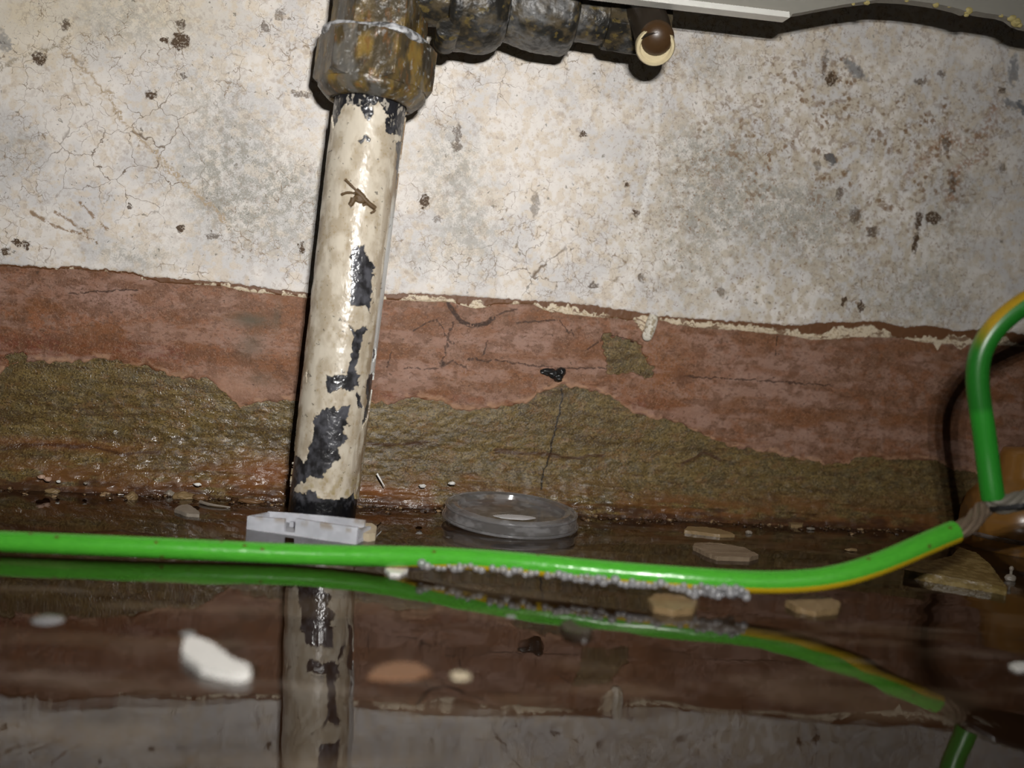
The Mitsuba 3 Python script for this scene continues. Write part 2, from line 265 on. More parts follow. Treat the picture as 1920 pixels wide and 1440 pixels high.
    k = dr.maximum(k, 1 - smoothstep(0.10, 0.25, line_d(X, Z, [(1456, 630), (1453, 665)])))
    cx, cz = MM(828, 682); k = dr.maximum(k, 1 - smoothstep(0.6, 1.4, dr.sqrt(dr.square(X - cx) * 0.7 + dr.square(Z - cz)) + wob * 0.3))
    c = mix(c, (0.035, 0.016, 0.009), 0.92 * k * smoothstep(0.25, 0.5, f3 * 0.6 + 0.4 * fbm(X * 0.8, Z * 0.8, 12.0, 2)))
    c = mix(c, (0.12, 0.05, 0.025), 0.7 * (soft(X, Z, 1277, 707, 14, 15) + 0.7 * soft(X, Z, 1610, 655, 20, 12)))
    c = mix(c, (0.07, 0.04, 0.025), 0.7 * dots(X, Z, 4.0, 0.3, 0.4, 9.0))
    return c
def brown_bump(p, n, uv):
    X, Z = p.x * 1000, p.z * 1000
    return 0.00016 * fbm(X * 0.5, Z * 0.7, 1.0, 3) + 0.00012 * fbm(X * 3.4, Z * 3.4, 2.0, 2)
def stone_colour(p, n, uv):
    X, Z = p.x * 1000, p.z * 1000
    f1, f2, f3 = fbm(X * 0.06, Z * 0.25, 2.0, 4), fbm(X * 0.20, Z * 0.75, 6.0, 4), fbm(X * 2.6, Z * 2.6, 1.0, 3)
    c = mix((0.138, 0.094, 0.033), (0.105, 0.068, 0.025), smoothstep(0.3, 0.7, f1))
    c = mix(c, (0.22, 0.152, 0.056), 0.6 * smoothstep(0.54, 0.76, f2))
    c = mix(c, (0.10, 0.085, 0.05), 0.5 * smoothstep(0.5, 0.7, fbm(X * 0.3 + 50, Z * 0.5, 2.0, 4)))
    c = mix(c, (0.17, 0.085, 0.035), 0.5 * smoothstep(0.52, 0.72, fbm(X * 0.25 + 80, Z * 0.45, 2.0, 4)))                     # pale lamination
    c = mix(c, (0.055, 0.030, 0.014), 0.55 * smoothstep(0.58, 0.72, fbm(X * 0.10 + 20, Z * 0.5, 3.0, 4)))
    c = mix(c, (0.25, 0.18, 0.075), 0.65 * smoothstep(0.52, 0.78, f3))
    c = mix(c, (0.045, 0.03, 0.012), 0.75 * smoothstep(0.50, 0.75, fbm(X * 2.7, Z * 2.7, 7.0, 2)))
    low = 1 - smoothstep(1.0, 15.0, Z + (f1 - 0.5) * 14)
    c = mix(c, (0.15, 0.062, 0.020), 0.9 * low * smoothstep(0.35, 0.6, fbm(X * 0.11, Z * 0.4, 8.0, 4)))
    org = dr.clip(soft(X, Z, 510, 885, 80, 30) + 0.8 * soft(X, Z, 700, 915, 50, 14) + 0.6 * soft(X, Z, 880, 893, 20, 6) + 0.7 * soft(X, Z, 100, 832, 160, 10), 0, 1)
    c = mix(c, (0.20, 0.065, 0.02), 0.7 * org)
    c = mix(c, (0.05, 0.022, 0.012), 0.85 * (1 - smoothstep(0.5, 4.5, Z + (f2 - 0.5) * 7)))
    wob = (fbm(Z * 0.5, X * 0.2, 7.0) - 0.5) * 1.8
    d = line_d(X + wob, Z, [(1053, 730), (1048, 775), (1040, 810), (1030, 850), (1018, 890), (1013, 915)])
    c = mix(c, (0.018, 0.012, 0.008), 0.9 * (1 - smoothstep(0.16, 0.42, d)))
    for pts in ([(0, 838), (80, 832), (170, 838), (235, 850), (300, 846)], [(690, 830), (740, 835), (800, 828)], [(930, 845), (990, 852), (1060, 855), (1130, 855)], [(1280, 870), (1320, 850), (1350, 862)]):
        c = mix(c, (0.05, 0.02, 0.01), 0.7 * (1 - smoothstep(0.25, 0.9, line_d(X, Z + wob, pts))))
    return c
def stone_rough(p, n, uv):
    X, Z = p.x * 1000, p.z * 1000
    w = dr.clip(soft(X, Z, 200, 800, 420, 130) + 0.7 * (1 - smoothstep(3.0, 9.0, Z)) + 0.4 * soft(X, Z, 1150, 920, 120, 40), 0, 1) * smoothstep(0.35, 0.6, fbm(X * 0.5, Z * 0.7, 4.0, 3))
    return 0.48 - 0.27 * w
def stone_bump(p, n, uv):
    X, Z = p.x * 1000, p.z * 1000
    wet = 0.45 + 0.55 * smoothstep(0.42, 0.62, fbm(X * 0.03, Z * 0.08, 4.0, 2))
    return 0.00014 * noise(X * 0.45, Z * 0.8, 1.0) + wet * 0.00015 * fbm(X * 2.3, Z * 2.5, 2.0, 2) + 0.00003 * noise(X * 5, Z * 5, 4.0)
STREAKS = [(*(Q(px, py)[:2] * 1000), rx, ry, k) for px, py, rx, ry, k in ((90, 1262, 16, 3.0, 0.8), (240, 1280, 16, 2.5, 0.7), (110, 1106, 8, 1.5, 0.5), (40, 1103, 4, 1.2, 0.6), (470, 1102, 4, 1.0, 0.5), (1180, 1180, 9, 2.0, 0.5), (760, 1280, 7, 2.0, 0.35), (1620, 1240, 8, 1.0, 0.5), (1840, 1228, 7, 1.2, 0.5), (1760, 1182, 9, 1.2, 0.45), (560, 1288, 14, 2.0, 0.5))]
def stone_colour_flat(p, n, uv): return mix((0.16, 0.11, 0.035), (0.26, 0.19, 0.075), smoothstep(0.4, 0.65, fbm(p.x * 500, p.y * 500, p.z * 500, 4)))
def water_colour(p, n, uv):
    X, Y = p.x * 1000, p.y * 1000
    f = fbm(X * 0.035, Y * 0.05, 3.0, 4)
    c = mix((0.014, 0.0066, 0.0034), (0.026, 0.0125, 0.0062), f)
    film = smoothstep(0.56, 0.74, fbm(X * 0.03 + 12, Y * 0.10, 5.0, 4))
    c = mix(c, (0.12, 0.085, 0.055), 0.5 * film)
    streak = mi.Float(0)                                  # soft pale streaks mixed into the water colour
    for cx, cy, rx, ry, k in STREAKS:
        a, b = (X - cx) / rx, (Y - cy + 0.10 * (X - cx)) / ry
        streak = dr.maximum(streak, k * dr.exp(-(a * a + b * b)))
    return mix(c, (0.20, 0.165, 0.135), streak * smoothstep(0.3, 0.55, fbm(X * 0.12, Y * 0.5, 7.0, 3)))
def coat_colour(p, n, uv):
    X, Z = p.x * 1000, p.z * 1000
    f, g = fbm(X * 0.35, Z * 0.22, p.y * 300, 4), fbm(X * 1.6, Z * 1.2, p.y * 900, 3)
    c = mix((0.53, 0.475, 0.385), (0.385, 0.325, 0.24), smoothstep(0.38, 0.70, f))
    c = mix(c, (0.30, 0.22, 0.12), 0.65 * smoothstep(0.55, 0.8, g) * smoothstep(0.35, 0.6, f))
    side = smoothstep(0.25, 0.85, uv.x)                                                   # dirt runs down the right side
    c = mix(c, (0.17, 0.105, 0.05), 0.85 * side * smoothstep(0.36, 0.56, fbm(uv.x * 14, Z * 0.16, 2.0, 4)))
    c = mix(c, (0.60, 0.62, 0.62), 0.8 * smoothstep(0.64, 0.72, uv.x + 0.05 * (f - 0.5)) * smoothstep(30.0, 50.0, Z) * (1 - smoothstep(88.0, 100.0, Z)))  # pale strip: gloss of the pipe's right edge painted into the coat colour
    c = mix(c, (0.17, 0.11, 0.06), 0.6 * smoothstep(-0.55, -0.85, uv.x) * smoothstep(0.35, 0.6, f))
    c = mix(c, (0.05, 0.04, 0.03), 0.7 * dots(X * 1.0, Z, 1.9, 0.22, 0.36, 4.0))
    low = 1 - smoothstep(8.0, 20.0, Z)
    c = mix(c, (0.30, 0.23, 0.10), 0.7 * low * smoothstep(0.5, 0.66, fbm(X * 0.5 + 3, Z * 0.5, 1.0, 3)))
    return c
def lead_colour(p, n, uv):
    X, Z = p.x * 1000, p.z * 1000
    f = fbm(X * 0.5, Z * 0.5, p.y * 600, 4)
    c = mix((0.018, 0.017, 0.018), (0.075, 0.075, 0.085), smoothstep(0.3, 0.7, f))
    c = mix(c, (0.004, 0.004, 0.005), 1 - smoothstep(6.0, 9.0, Z + (f - 0.5) * 5))
    up = smoothstep(105.0, 125.0, Z)
    c = mix(c, (0.012, 0.012, 0.014), up)
    return mix(c, (0.55, 0.5, 0.42), 0.6 * up * smoothstep(0.58, 0.66, fbm(X * 0.9, Z * 0.7, p.y * 700, 3)))
def brass_colour(p, n, uv):
    X, Y, Z = p.x * 1000, p.y * 1000, p.z * 1000
    f, g, h = fbm(X * 0.22, Z * 0.14, Y * 0.22, 5), fbm(X * 0.9, Z * 0.35, Y, 4), fbm(X * 0.30 + 31, Z * 0.16, Y * 0.3, 5)
    c = mix((0.060, 0.046, 0.026), (0.185, 0.120, 0.030), smoothstep(0.42, 0.68, f))
    c = mix(c, (0.15, 0.065, 0.018), 0.6 * smoothstep(0.55, 0.74, g))
    c = mix(c, (0.024, 0.019, 0.014), 0.75 * smoothstep(0.48, 0.66, h))
    c = mix(c, (0.13, 0.13, 0.125), 0.5 * smoothstep(0.50, 0.66, fbm(X * 0.25 + 60, Z * 0.12, Y * 0.25, 4)))
    return mix(c, (0.30, 0.30, 0.29), 0.5 * smoothstep(0.62, 0.75, fbm(X * 0.8, Z * 0.8 + 9, Y, 4)))
def scale_colour(p, n, uv):
    X, Y, Z = p.x * 1000, p.y * 1000, p.z * 1000
    return mix((0.42, 0.42, 0.43), (0.10, 0.10, 0.10), smoothstep(0.42, 0.62, fbm(X * 0.8, Z * 0.8, Y * 0.8, 4)))
def dark_brass_colour(p, n, uv):
    X, Y, Z = p.x * 1000, p.y * 1000, p.z * 1000
    f, h = fbm(X * 0.4, Z * 0.4, Y * 0.4, 4), fbm(X * 0.28 + 3, Z * 0.35, Y * 0.3, 4)
    c = mix((0.014, 0.013, 0.011), (0.060, 0.045, 0.024), smoothstep(0.42, 0.7, f))
    c = mix(c, (0.16, 0.115, 0.03), 0.5 * smoothstep(0.6, 0.74, fbm(X * 0.6 + 13, Z * 0.6, Y * 0.6, 3)))
    white = smoothstep(0.48, 0.66, fbm(X * 0.11 + 8, Z * 0.13, Y * 0.11, 4)) * (0.45 + 0.55 * smoothstep(0.35, 0.6, fbm(X * 1.0, Z * 1.0, Y, 3))) * smoothstep(28.0, 38.0, X) * (1 - smoothstep(76.0, 82.0, X))
    return mix(c, (0.15, 0.148, 0.145), 0.65 * white)
def wire_colour(p, n, uv):
    # green with one yellow stripe; uv.y is the angle round the wire, the stripe turns slowly along it
    s = uv.x * 1000                                     # mm along
    edge = 0.668 - 0.235 * smoothstep(95.0, 135.0, s) - 0.02 * smoothstep(150.0, 250.0, s)
    d = dr.abs(1 - uv.y - edge)
    d = dr.minimum(d, 1 - d)
    y = 1 - smoothstep(0.122, 0.134, d)
    f = fbm(s * 0.9, uv.y * 30, 2.0, 3)
    c = mix((0.075, 0.40, 0.030), (0.055, 0.33, 0.025), f)
    c = mix(c, (0.55, 0.37, 0.012), y)
    a, _, k = voronoi(s / 6.0, uv.y * 3.0)
    return mix(c, (0.10, 0.045, 0.015), dr.select(k < 0.4, 0.8 * (1 - smoothstep(0.05, 0.11, a)), 0.0))
def wire_up_colour(p, n, uv):  # sheath colours darkened to stand in for weaker flash at the right
    y = 1 - smoothstep(0.085, 0.105, dr.abs(1 - uv.y - 0.80))
    c = mix((0.020, 0.215, 0.018), (0.012, 0.13, 0.012), smoothstep(0.35, 0.6, fbm(uv.x * 110, 3.0, 1.0, 2)) + 0.0 * fbm(uv.x * 900, uv.y * 20, 2.0, 3))
    return mix(c, (0.36, 0.22, 0.012), y * smoothstep(0.036, 0.045, uv.x))
def board_colour(p, n, uv):
    return mix((0.255, 0.242, 0.205), (0.23, 0.22, 0.19), fbm(p.x * 90, p.z * 900, p.y * 100, 3))

def rgb(*c): return {'type': 'rgb', 'value': list(c)}
def pr(col, rough, spec=0.5, **k): return {'type': 'twosided', 'b': {'type': 'principled', 'base_color': col if isinstance(col, dict) else rgb(*col), 'roughness': rough, 'specular': spec, **k}}
def bump(fn, inner, eps=1e-4): return {'type': 'twosided', 'b': {'type': 'bumpmap', 'arbitrary': proc(fn, eps=eps), 'scale': 1.0, 'bsdf': inner['b']}}
M = {
    'white_paint': bump(white_bump, pr(proc(white_colour), 0.6, 0.15)),
    'cream_lip': bump(white_bump, pr(proc(lip_colour), 0.5, 0.3)),
    'lip_white': bump(white_bump, pr(proc(lambda p, n, uv: mix((0.60, 0.56, 0.48), (0.34, 0.28, 0.19), smoothstep(0.5, 0.7, fbm(p.x * 1300, p.z * 1300, 2.0, 3)))), 0.5, 0.3)),
    'brown_paint': bump(brown_bump, pr(proc(brown_colour), 0.55, 0.22)),
    'stone': bump(stone_bump, pr(proc(stone_colour), proc(stone_rough), 0.28)),
    'lead': bump(lambda p, n, uv: 0.00025 * fbm(p.x * 900, p.z * 900, p.y * 900, 3), pr(proc(lead_colour), 0.24, 0.6)),
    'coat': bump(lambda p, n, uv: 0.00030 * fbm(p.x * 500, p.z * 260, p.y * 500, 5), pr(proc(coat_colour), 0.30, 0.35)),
    'brass': bump(lambda p, n, uv: 0.0005 * fbm(p.x * 600, p.z * 420, p.y * 600, 4), pr(proc(brass_colour), 0.36, 0.4, metallic=0.1)),
    'dark_brass': bump(lambda p, n, uv: 0.0005 * fbm(p.x * 500, p.z * 500, p.y * 500, 4), pr(proc(dark_brass_colour), 0.42, 0.35)),
    'limescale': bump(lambda p, n, uv: 0.0006 * fbm(p.x * 900, p.z * 900, p.y * 900, 3), pr(proc(scale_colour), 0.4, 0.4)),
    'wire_sheath': bump(lambda p, n, uv: 0.00012 * fbm(p.x * 420, p.z * 900, p.y * 900, 3), pr(proc(wire_colour), 0.24, 0.6)),
    'wire_sheath_up': pr(proc(wire_up_colour), 0.34, 0.5),
    'copper': pr((0.20, 0.145, 0.10), 0.42, 0.5, metallic=0.35),
    'tinned': pr((0.16, 0.145, 0.115), 0.5, 0.4),
    'black': pr((0.010, 0.010, 0.010), 0.35),
    'lever_dark': pr((0.020, 0.014, 0.009), 0.4),
    'lever_brown': pr((0.055, 0.028, 0.011), 0.35, 0.5),
    'lever_cream': bump(lambda p, n, uv: 0.0002 * fbm(p.x * 600, p.z * 600, p.y * 600, 3), pr((0.56, 0.47, 0.29), 0.4)),
    'board': pr(proc(board_colour), 0.5, 0.3),
    'board_edge': pr((0.66, 0.65, 0.60), 0.3),
    'chipboard': pr((0.40, 0.33, 0.13), 0.7),
    'milky': {'type': 'principledthin', 'base_color': proc(lambda p, n, uv: mix(mix((0.74, 0.75, 0.80), (0.58, 0.59, 0.63), smoothstep(0.35, 0.7, fbm(p.x * 260, p.z * 300, p.y * 200, 3))), (0.38, 0.29, 0.19), 0.7 * smoothstep(0.0024, 0.0042, p.z) * smoothstep(0.50, 0.66, fbm(p.x * 420, p.z * 300, p.y * 300, 3)))), 'roughness': 0.25, 'diff_trans': 0.6, 'eta': 1.45},
    'clear': {'type': 'thindielectric', 'int_ior': 1.5},
    'chip_white': pr((0.72, 0.70, 0.66), 0.5), 'chip_cream': pr((0.50, 0.42, 0.29), 0.45), 'chip_tan': pr((0.23, 0.155, 0.075), 0.4), 'chip_pink': pr((0.50, 0.33, 0.24), 0.5),
    'pale_crescent': pr((0.42, 0.41, 0.41), 0.5), 'chip_brick': pr((0.21, 0.105, 0.055), 0.4), 'chip_grey': pr((0.24, 0.205, 0.165), 0.4), 'chip_brown': pr((0.15, 0.08, 0.035), 0.4), 'chip_stone': bump(stone_bump, pr(proc(stone_colour_flat), 0.35, 0.35)), 'chip_dark': pr((0.03, 0.022, 0.015), 0.3),
    'wood': bump(lambda p, n, uv: 0.0004 * fbm(p.x * 200, p.y * 1500, p.z * 800, 3), pr(proc(lambda p, n, uv: mix((0.27, 0.205, 0.14), (0.13, 0.088, 0.052), fbm(p.x * 160, p.y * 1600, 3.0, 3))), 0.4)),
    'grit': pr(proc(lambda p, n, uv: mix((0.05, 0.024, 0.010), (0.30, 0.20, 0.11), smoothstep(0.55, 0.75, fbm(p.x * 700, p.y * 700, 4.0, 2)))), 0.3),
    'leaf': pr((0.085, 0.050, 0.020), 0.6),
}
clear_mix = lambda w, col, rough=0.12: {'type': 'blendbsdf', 'weight': w, 'a': {'type': 'thindielectric', 'int_ior': 1.5}, 'b': pr(col, rough, 0.6)}
M['haze_clear'] = clear_mix({'type': 'proc', **{k: v for k, v in proc(lambda p, n, uv: 0.20 + 0.30 * smoothstep(0.45, 0.7, fbm(p.x * 260, p.y * 260, p.z * 400, 3))).items() if k != 'type'}}, (0.30, 0.295, 0.30))
M['bubble'] = {'type': 'blendbsdf', 'weight': 0.6, 'a': {'type': 'thindielectric', 'int_ior': 1.5}, 'b': {'type': 'twosided', 'b': {'type': 'principled', 'base_color': rgb(0.34, 0.34, 0.35), 'roughness': 0.25, 'specular': 1.0, 'clearcoat': 1.0, 'clearcoat_gloss': 0.9}}}
M['amber'] = clear_mix(0.62, (0.34, 0.16, 0.035), 0.25)
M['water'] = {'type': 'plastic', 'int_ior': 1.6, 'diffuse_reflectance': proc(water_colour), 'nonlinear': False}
for k, v in M.items(): scene['mat_' + k] = v

# ---------------------------------------------------------------- the wall: stone, brown paint, lip of old cream paint, white paint
XL, XR = -0.48, 0.62
cols = np.unique(np.r_[np.linspace(XL, -0.125, 90), np.linspace(-0.125, 0.262, 1150), np.linspace(0.262, XR, 90)])
def edge_z(pts, amp, scale, seed, extra=None):
    q = wl(pts); q = q[np.argsort(q[:, 0])]
    z = np.interp(cols, q[:, 0], q[:, 1], left=q[0, 1], right=q[-1, 1])
    return z + amp * (n3(cols * 1000, 0 * cols, scale, seed) - 0.5) * 2
def keep(v, f): return trimesh.Trimesh(v, f, process=False)
white_px = [(-60, 494), (0, 497), (60, 501), (112, 505), (118, 500), (200, 508), (255, 512), (275, 520), (292, 521), (420, 531), (500, 542), (575, 551), (660, 553), (735, 553), (770, 551), (850, 555), (1000, 566), (1030, 567), (1100, 573), (1190, 586), (1200, 588), (1228, 594), (1262, 596), (1350, 603), (1400, 605), (1480, 612), (1560, 606), (1600, 606), (1640, 603), (1700, 616), (1735, 611), (1790, 622), (1850, 618), (1990, 640)]
lip_px = [(-60, 495), (0, 498), (100, 503), (200, 510), (262, 513), (266, 526), (292, 526), (300, 531), (420, 537), (460, 548), (500, 551), (575, 559), (660, 561), (735, 563), (790, 566), (850, 568), (870, 575), (890, 580), (910, 577), (925, 571), (1000, 571), (1015, 580), (1030, 586), (1045, 586), (1060, 590), (1100, 594), (1160, 598), (1172, 602), (1186, 600), (1196, 612), (1204, 626), (1208, 638), (1213, 641), (1220, 632), (1226, 612), (1230, 601), (1248, 603), (1260, 609), (1300, 614), (1400, 622), (1480, 630), (1520, 638), (1560, 637), (1600, 633), (1680, 634), (1725, 642), (1748, 645), (1756, 659), (1764, 645), (1785, 646), (1800, 657), (1812, 648), (1840, 646), (1990, 655)]
bare_px = [(-60, 715), (0, 705), (20, 682), (60, 676), (110, 683), (207, 674), (267, 687), (327, 707), (387, 710), (407, 727), (433, 750), (450, 762), (480, 754), (553, 750), (640, 756), (727, 757), (770, 748), (830, 753), (863, 772), (920, 767), (987, 756), (1020, 733), (1053, 722), (1103, 733), (1153, 747), (1177, 769), (1200, 780), (1270, 790), (1313, 812), (1353, 832), (1380, 840), (1453, 853), (1480, 860), (1540, 870), (1580, 873), (1613, 857), (1680, 863), (1747, 863), (1800, 886), (1833, 888), (1990, 880)]
white_e = edge_z(white_px, 0.00035, 0.9, 1)
lip_e = np.minimum(edge_z(lip_px, 0.00022, 1.1, 2), white_e - 0.0004)
bare_e = edge_z(bare_px, 0.0011, 0.45, 3)
ZTOP = 0.30

def layer(lower, rows, out, thick, seed, relief=0.0002):
    """A coat of paint: a sheet whose lower border folds back to the surface behind it."""
    r = V(rows)
    Z = lower[None] + r[:, None] * (ZTOP - lower)[None]
    X = np.broadcast_to(cols, Z.shape)
    h = (Z - lower[None])
    Y = -(out + relief * 2 * (n3(X * 1000, Z * 1000, 0.18, seed) - 0.5)) + thick * np.exp(-h / (0.35 * thick))
    v = np.stack([X, Y, Z], -1)
    return v, h
rows = np.r_[0, 0.0004, 0.001, 0.002, 0.0035, 0.006, 0.01, 0.015, 0.022, np.linspace(0.03, 1, 60)]
v, h = layer(white_e, rows, 0.0013, 0.0009, 11)
add('wall_back__white_paint', keep(v.reshape(-1, 3), grid_faces(*v.shape[:2])), 'white_paint', 'upper band of crazed and stained white paint', smooth=True, uv=np.stack([v[..., 0] * 1000, h * 1000], -1).reshape(-1, 2))
# the cream lip reaches a little way up behind the white paint
r = np.r_[0, .02, .05, .1, .18, .28, .4, .55, .7, .85, 1]
top = np.maximum(white_e + 0.002, lip_e + 0.002)
Z = lip_e[None] + r[:, None] * (top - lip_e)[None]; X = np.broadcast_to(cols, Z.shape); hh = Z - lip_e[None]
Y = -(0.00085 + 0.00015 * (n3(X * 1000, Z * 1000, 0.8, 5) - 0.5)) + 0.0006 * np.exp(-hh / 0.0002)
add('wall_back__cream_paint_edge', keep(np.stack([X, Y, Z], -1).reshape(-1, 3), grid_faces(*Z.shape)), 'cream_lip', 'ragged cream lip of older paint with a drip', smooth=True, uv=np.stack([X * 1000, (white_e[None] - Z) * 1000], -1).reshape(-1, 2))
q = spline([W(1226, 592, 0.0016), W(1220, 612, 0.0019), W(1215, 630, 0.0019)], 14)
me, _ = tube(q, [0.0013 + 0.0006 * math.sin(0.5 + 2.2 * k / 13) for k in range(14)], 16)
me = trimesh.util.concatenate([me, blob(W(1214, 629, 0.0019), (0.0018, 0.0012, 0.0019), 2, 0.1)])
add('wall_back__paint_drip', me, 'lip_white', 'white drip of paint', smooth=True)
# brown paint with a bare spot
hole = sg.Polygon(wl([(1125, 632), (1133, 626), (1160, 633), (1177, 637), (1200, 650), (1210, 677), (1225, 688), (1223, 708), (1208, 708), (1193, 700), (1177, 698), (1140, 702), (1137, 677), (1132, 653)]))
hole2 = sg.Polygon(wl([(10, 668), (30, 660), (50, 664), (48, 676), (20, 680)]))
top = white_e + 0.004
r = np.r_[0, .004, .01, .02, .035, .05, np.linspace(0.07, 1, 95)]
Z = bare_e[None] + r[:, None] * (top - bare_e)[None]; X = np.broadcast_to(cols, Z.shape); hh = Z - bare_e[None]
wx, wz = (n3(X * 1000, Z * 1000, 0.9, 21) - 0.5) * 0.0022, (n3(X * 1000, Z * 1000, 0.9, 22) - 0.5) * 0.0022
inside = shapely.contains_xy(hole, X + wx, Z + wz) | shapely.contains_xy(hole2, X + wx, Z + wz)
Y = -(0.0005 + 0.0003 * (n3(X * 1000, Z * 1000, 0.12, 6) - 0.5) + 0.0004 * (n3(X * 1000, Z * 1000, 0.6, 7) - 0.5) * np.exp(-hh / 0.004)) + 0.0007 * np.exp(-hh / 0.0003) + 0.0016 * inside
add('wall_back__brown_paint', keep(np.stack([X, Y, Z], -1).reshape(-1, 3), grid_faces(*Z.shape)), 'brown_paint', 'middle band of reddish brown paint', smooth=True, uv=np.stack([X * 1000, hh * 1000], -1).reshape(-1, 2))
# bare stone: layered, bulging towards the water
zr = np.unique(np.r_[np.linspace(-0.03, -0.004, 8), np.linspace(-0.004, 0.030, 120), np.linspace(0.030, 0.075, 60), np.linspace(0.075, ZTOP, 6)])
c2 = cols[::2]
X, Z = np.meshgrid(c2, zr)
lam = meshkit.fbm(np.stack([X * 22, Z * 210, 0 * X], -1), 4, 31) - 0.5
grain = meshkit.fbm(np.stack([X * 420, Z * 600, 0 * X], -1), 4, 32) - 0.5
w = 1 - smooth_np(0.010, 0.045, Z)
lowb = 1 - smooth_np(-0.004, 0.020, Z + 0.006 * (n3(X * 1000, Z * 0, 0.03, 33) - 0.5))
w2 = 1 - smooth_np(0.002, 0.022, Z)
Y = -(0.0002 * w + lam * (0.0006 * w + 0.0022 * w2) + 0.0009 * grain * (0.3 + 0.7 * w) + 0.0045 * lowb)
Y = np.where(Z > 0.03, np.maximum(Y, -0.0003), Y)
s = trimesh.creation.box((XR - XL, 0.08, ZTOP + 0.03)); s.apply_translation(((XL + XR) / 2, 0.0425, (ZTOP - 0.03) / 2))
add('wall_back__bare_stone', trimesh.util.concatenate([trimesh.Trimesh(np.stack([X, Y, Z], -1).reshape(-1, 3), grid_faces(*X.shape), process=False), s]), 'stone', 'wet olive brown bare stone at the foot of the wall', smooth=True)
tag('wall_back', 'stained wall with white paint above brown paint and bare wet stone', kind='structure')

# ---------------------------------------------------------------- the flood water
gx, gy = np.linspace(XL, XR, 520), np.r_[np.linspace(-0.50, -0.22, 60), np.linspace(-0.2185, 0.004, 200)]
X, Y = np.meshgrid(gx, gy)
rip = meshkit.fbm(np.stack([X * 38, Y * 70, 0 * X], -1), 2, 41) - 0.5
fine = meshkit.fbm(np.stack([X * 150, Y * 260, 0 * X], -1), 2, 42) - 0.5
near_wire = np.exp(-((Y + 0.098) / 0.03) ** 2) * smooth_np(0.02, 0.08, X)
Zw = rip * (0.00010 + 0.00016 * near_wire) + fine * (0.000022 + 0.00003 * near_wire)
wv = np.stack([X, Y, Zw], -1)
nr, nc = X.shape
slab = trimesh.creation.box((XR - XL, 0.504, 0.03)); slab.apply_translation(((XL + XR) / 2, -0.248, -0.0155))
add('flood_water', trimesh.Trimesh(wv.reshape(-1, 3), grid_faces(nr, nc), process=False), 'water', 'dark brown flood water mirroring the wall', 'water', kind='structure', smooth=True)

# ---------------------------------------------------------------- the standing pipe with its fittings
P0 = W(601, 985, 0.030); P1 = W(698, 165, 0.0262)
AX = (P1 - P0); PL = np.linalg.norm(AX); AX /= PL
R0, R1 = 0.0098, 0.0104
def pipe_r(s): return R0 + (R1 - R0) * s / PL
ss = np.linspace(-0.012, PL + 0.004, 60)
path = P0 + ss[:, None] * AX
me, uv = tube(path, pipe_r(ss), 72, ref=(0, -1, 0))
add('water_pipe__pipe', me, 'lead', 'bare black lead pipe', smooth=True)
XA = np.cross([0, -1, 0], AX); XA /= np.linalg.norm(XA)                                   # to the right as seen
if XA @ RGT < 0: XA = -XA
FA = np.cross(XA, AX); FA = FA if FA[1] < 0 else -FA                                     # towards the camera
def on_pipe(px, py):
    """Angle round the pipe (0 = facing the camera, + to the right) and height, of a sight line."""
    d = ray(px, py); q = CAM - P0
    dd, qq = d - AX * (d @ AX), q - AX * (q @ AX)
    a, b = dd @ dd, dd @ qq
    c = qq @ qq - R0 * 1.03 * R0 * 1.03
    disc = b * b - a * c
    t = (-b - math.sqrt(max(disc, 0))) / a
    p = q + t * d
    return math.atan2(p @ XA, p @ FA), p @ AX
holes_px = [
    [(665, 465), (680, 462), (687, 482), (695, 490), (698, 498), (704, 502), (695, 512), (704, 518), (696, 522), (695, 565), (692, 590), (689, 575), (657, 572), (659, 530), (659, 490), (654, 482)],
    [(652, 611), (665, 620), (680, 614), (689, 617), (680, 627), (677, 647), (672, 665), (669, 680), (666, 697), (675, 707), (670, 722), (660, 732), (637, 727), (620, 736), (612, 727), (612, 717), (610, 702), (620, 707), (650, 703), (655, 685), (660, 652), (665, 630)],
    [(599, 772), (624, 762), (630, 772), (647, 760), (657, 761), (655, 777), (647, 787), (652, 794), (645, 797), (646, 817), (654, 822), (645, 830), (635, 840), (635, 852), (640, 860), (625, 867), (615, 880), (602, 897), (590, 897), (580, 893), (570, 905), (557, 909), (552, 920), (565, 928), (580, 921), (590, 921), (595, 937), (615, 940), (632, 943), (637, 932), (647, 934), (660, 928), (664, 915), (668, 1000), (530, 1000), (538, 838), (544, 842), (572, 866), (577, 850), (580, 835), (590, 805), (587, 790)],
    [(690, 700), (702, 702), (699, 730), (689, 780), (677, 807), (680, 785), (687, 752), (685, 722)],
    [(667, 737), (675, 742), (679, 767), (670, 765)], [(697, 662), (701, 652), (704, 665), (697, 677)],
    [(720, 225), (730, 220), (742, 230), (744, 250), (727, 251), (720, 237)],
    [(618, 150), (624, 205), (628, 240), (635, 232), (643, 206), (651, 194), (660, 200), (678, 200), (684, 220), (690, 228), (698, 214), (702, 196), (707, 190), (715, 197), (724, 212), (737, 236), (746, 256), (753, 262), (760, 215), (768, 150)],
    [(741, 265), (754, 265), (749, 330), (745, 360), (739, 350)], [(575, 700), (579, 690), (578, 720)], [(690, 268), (683, 262), (676, 272), (672, 265), (684, 252), (692, 255)],
]
holes = [sg.Polygon([on_pipe(*p) for p in h]).buffer(0) for h in holes_px]
th = np.linspace(-1.75, 1.75, 420); sh = np.linspace(0.004, PL - 0.001, 760)
TH, SH = np.meshgrid(th, sh)
wt = (n3(TH * 10.4, SH * 1000, 0.9, 51) - 0.5) * 0.16; ws = (n3(TH * 10.4, SH * 1000, 0.9, 52) - 0.5) * 0.0018
gone = np.zeros(TH.shape, bool)
for g in holes: gone |= shapely.contains_xy(g, TH + wt, SH + ws)
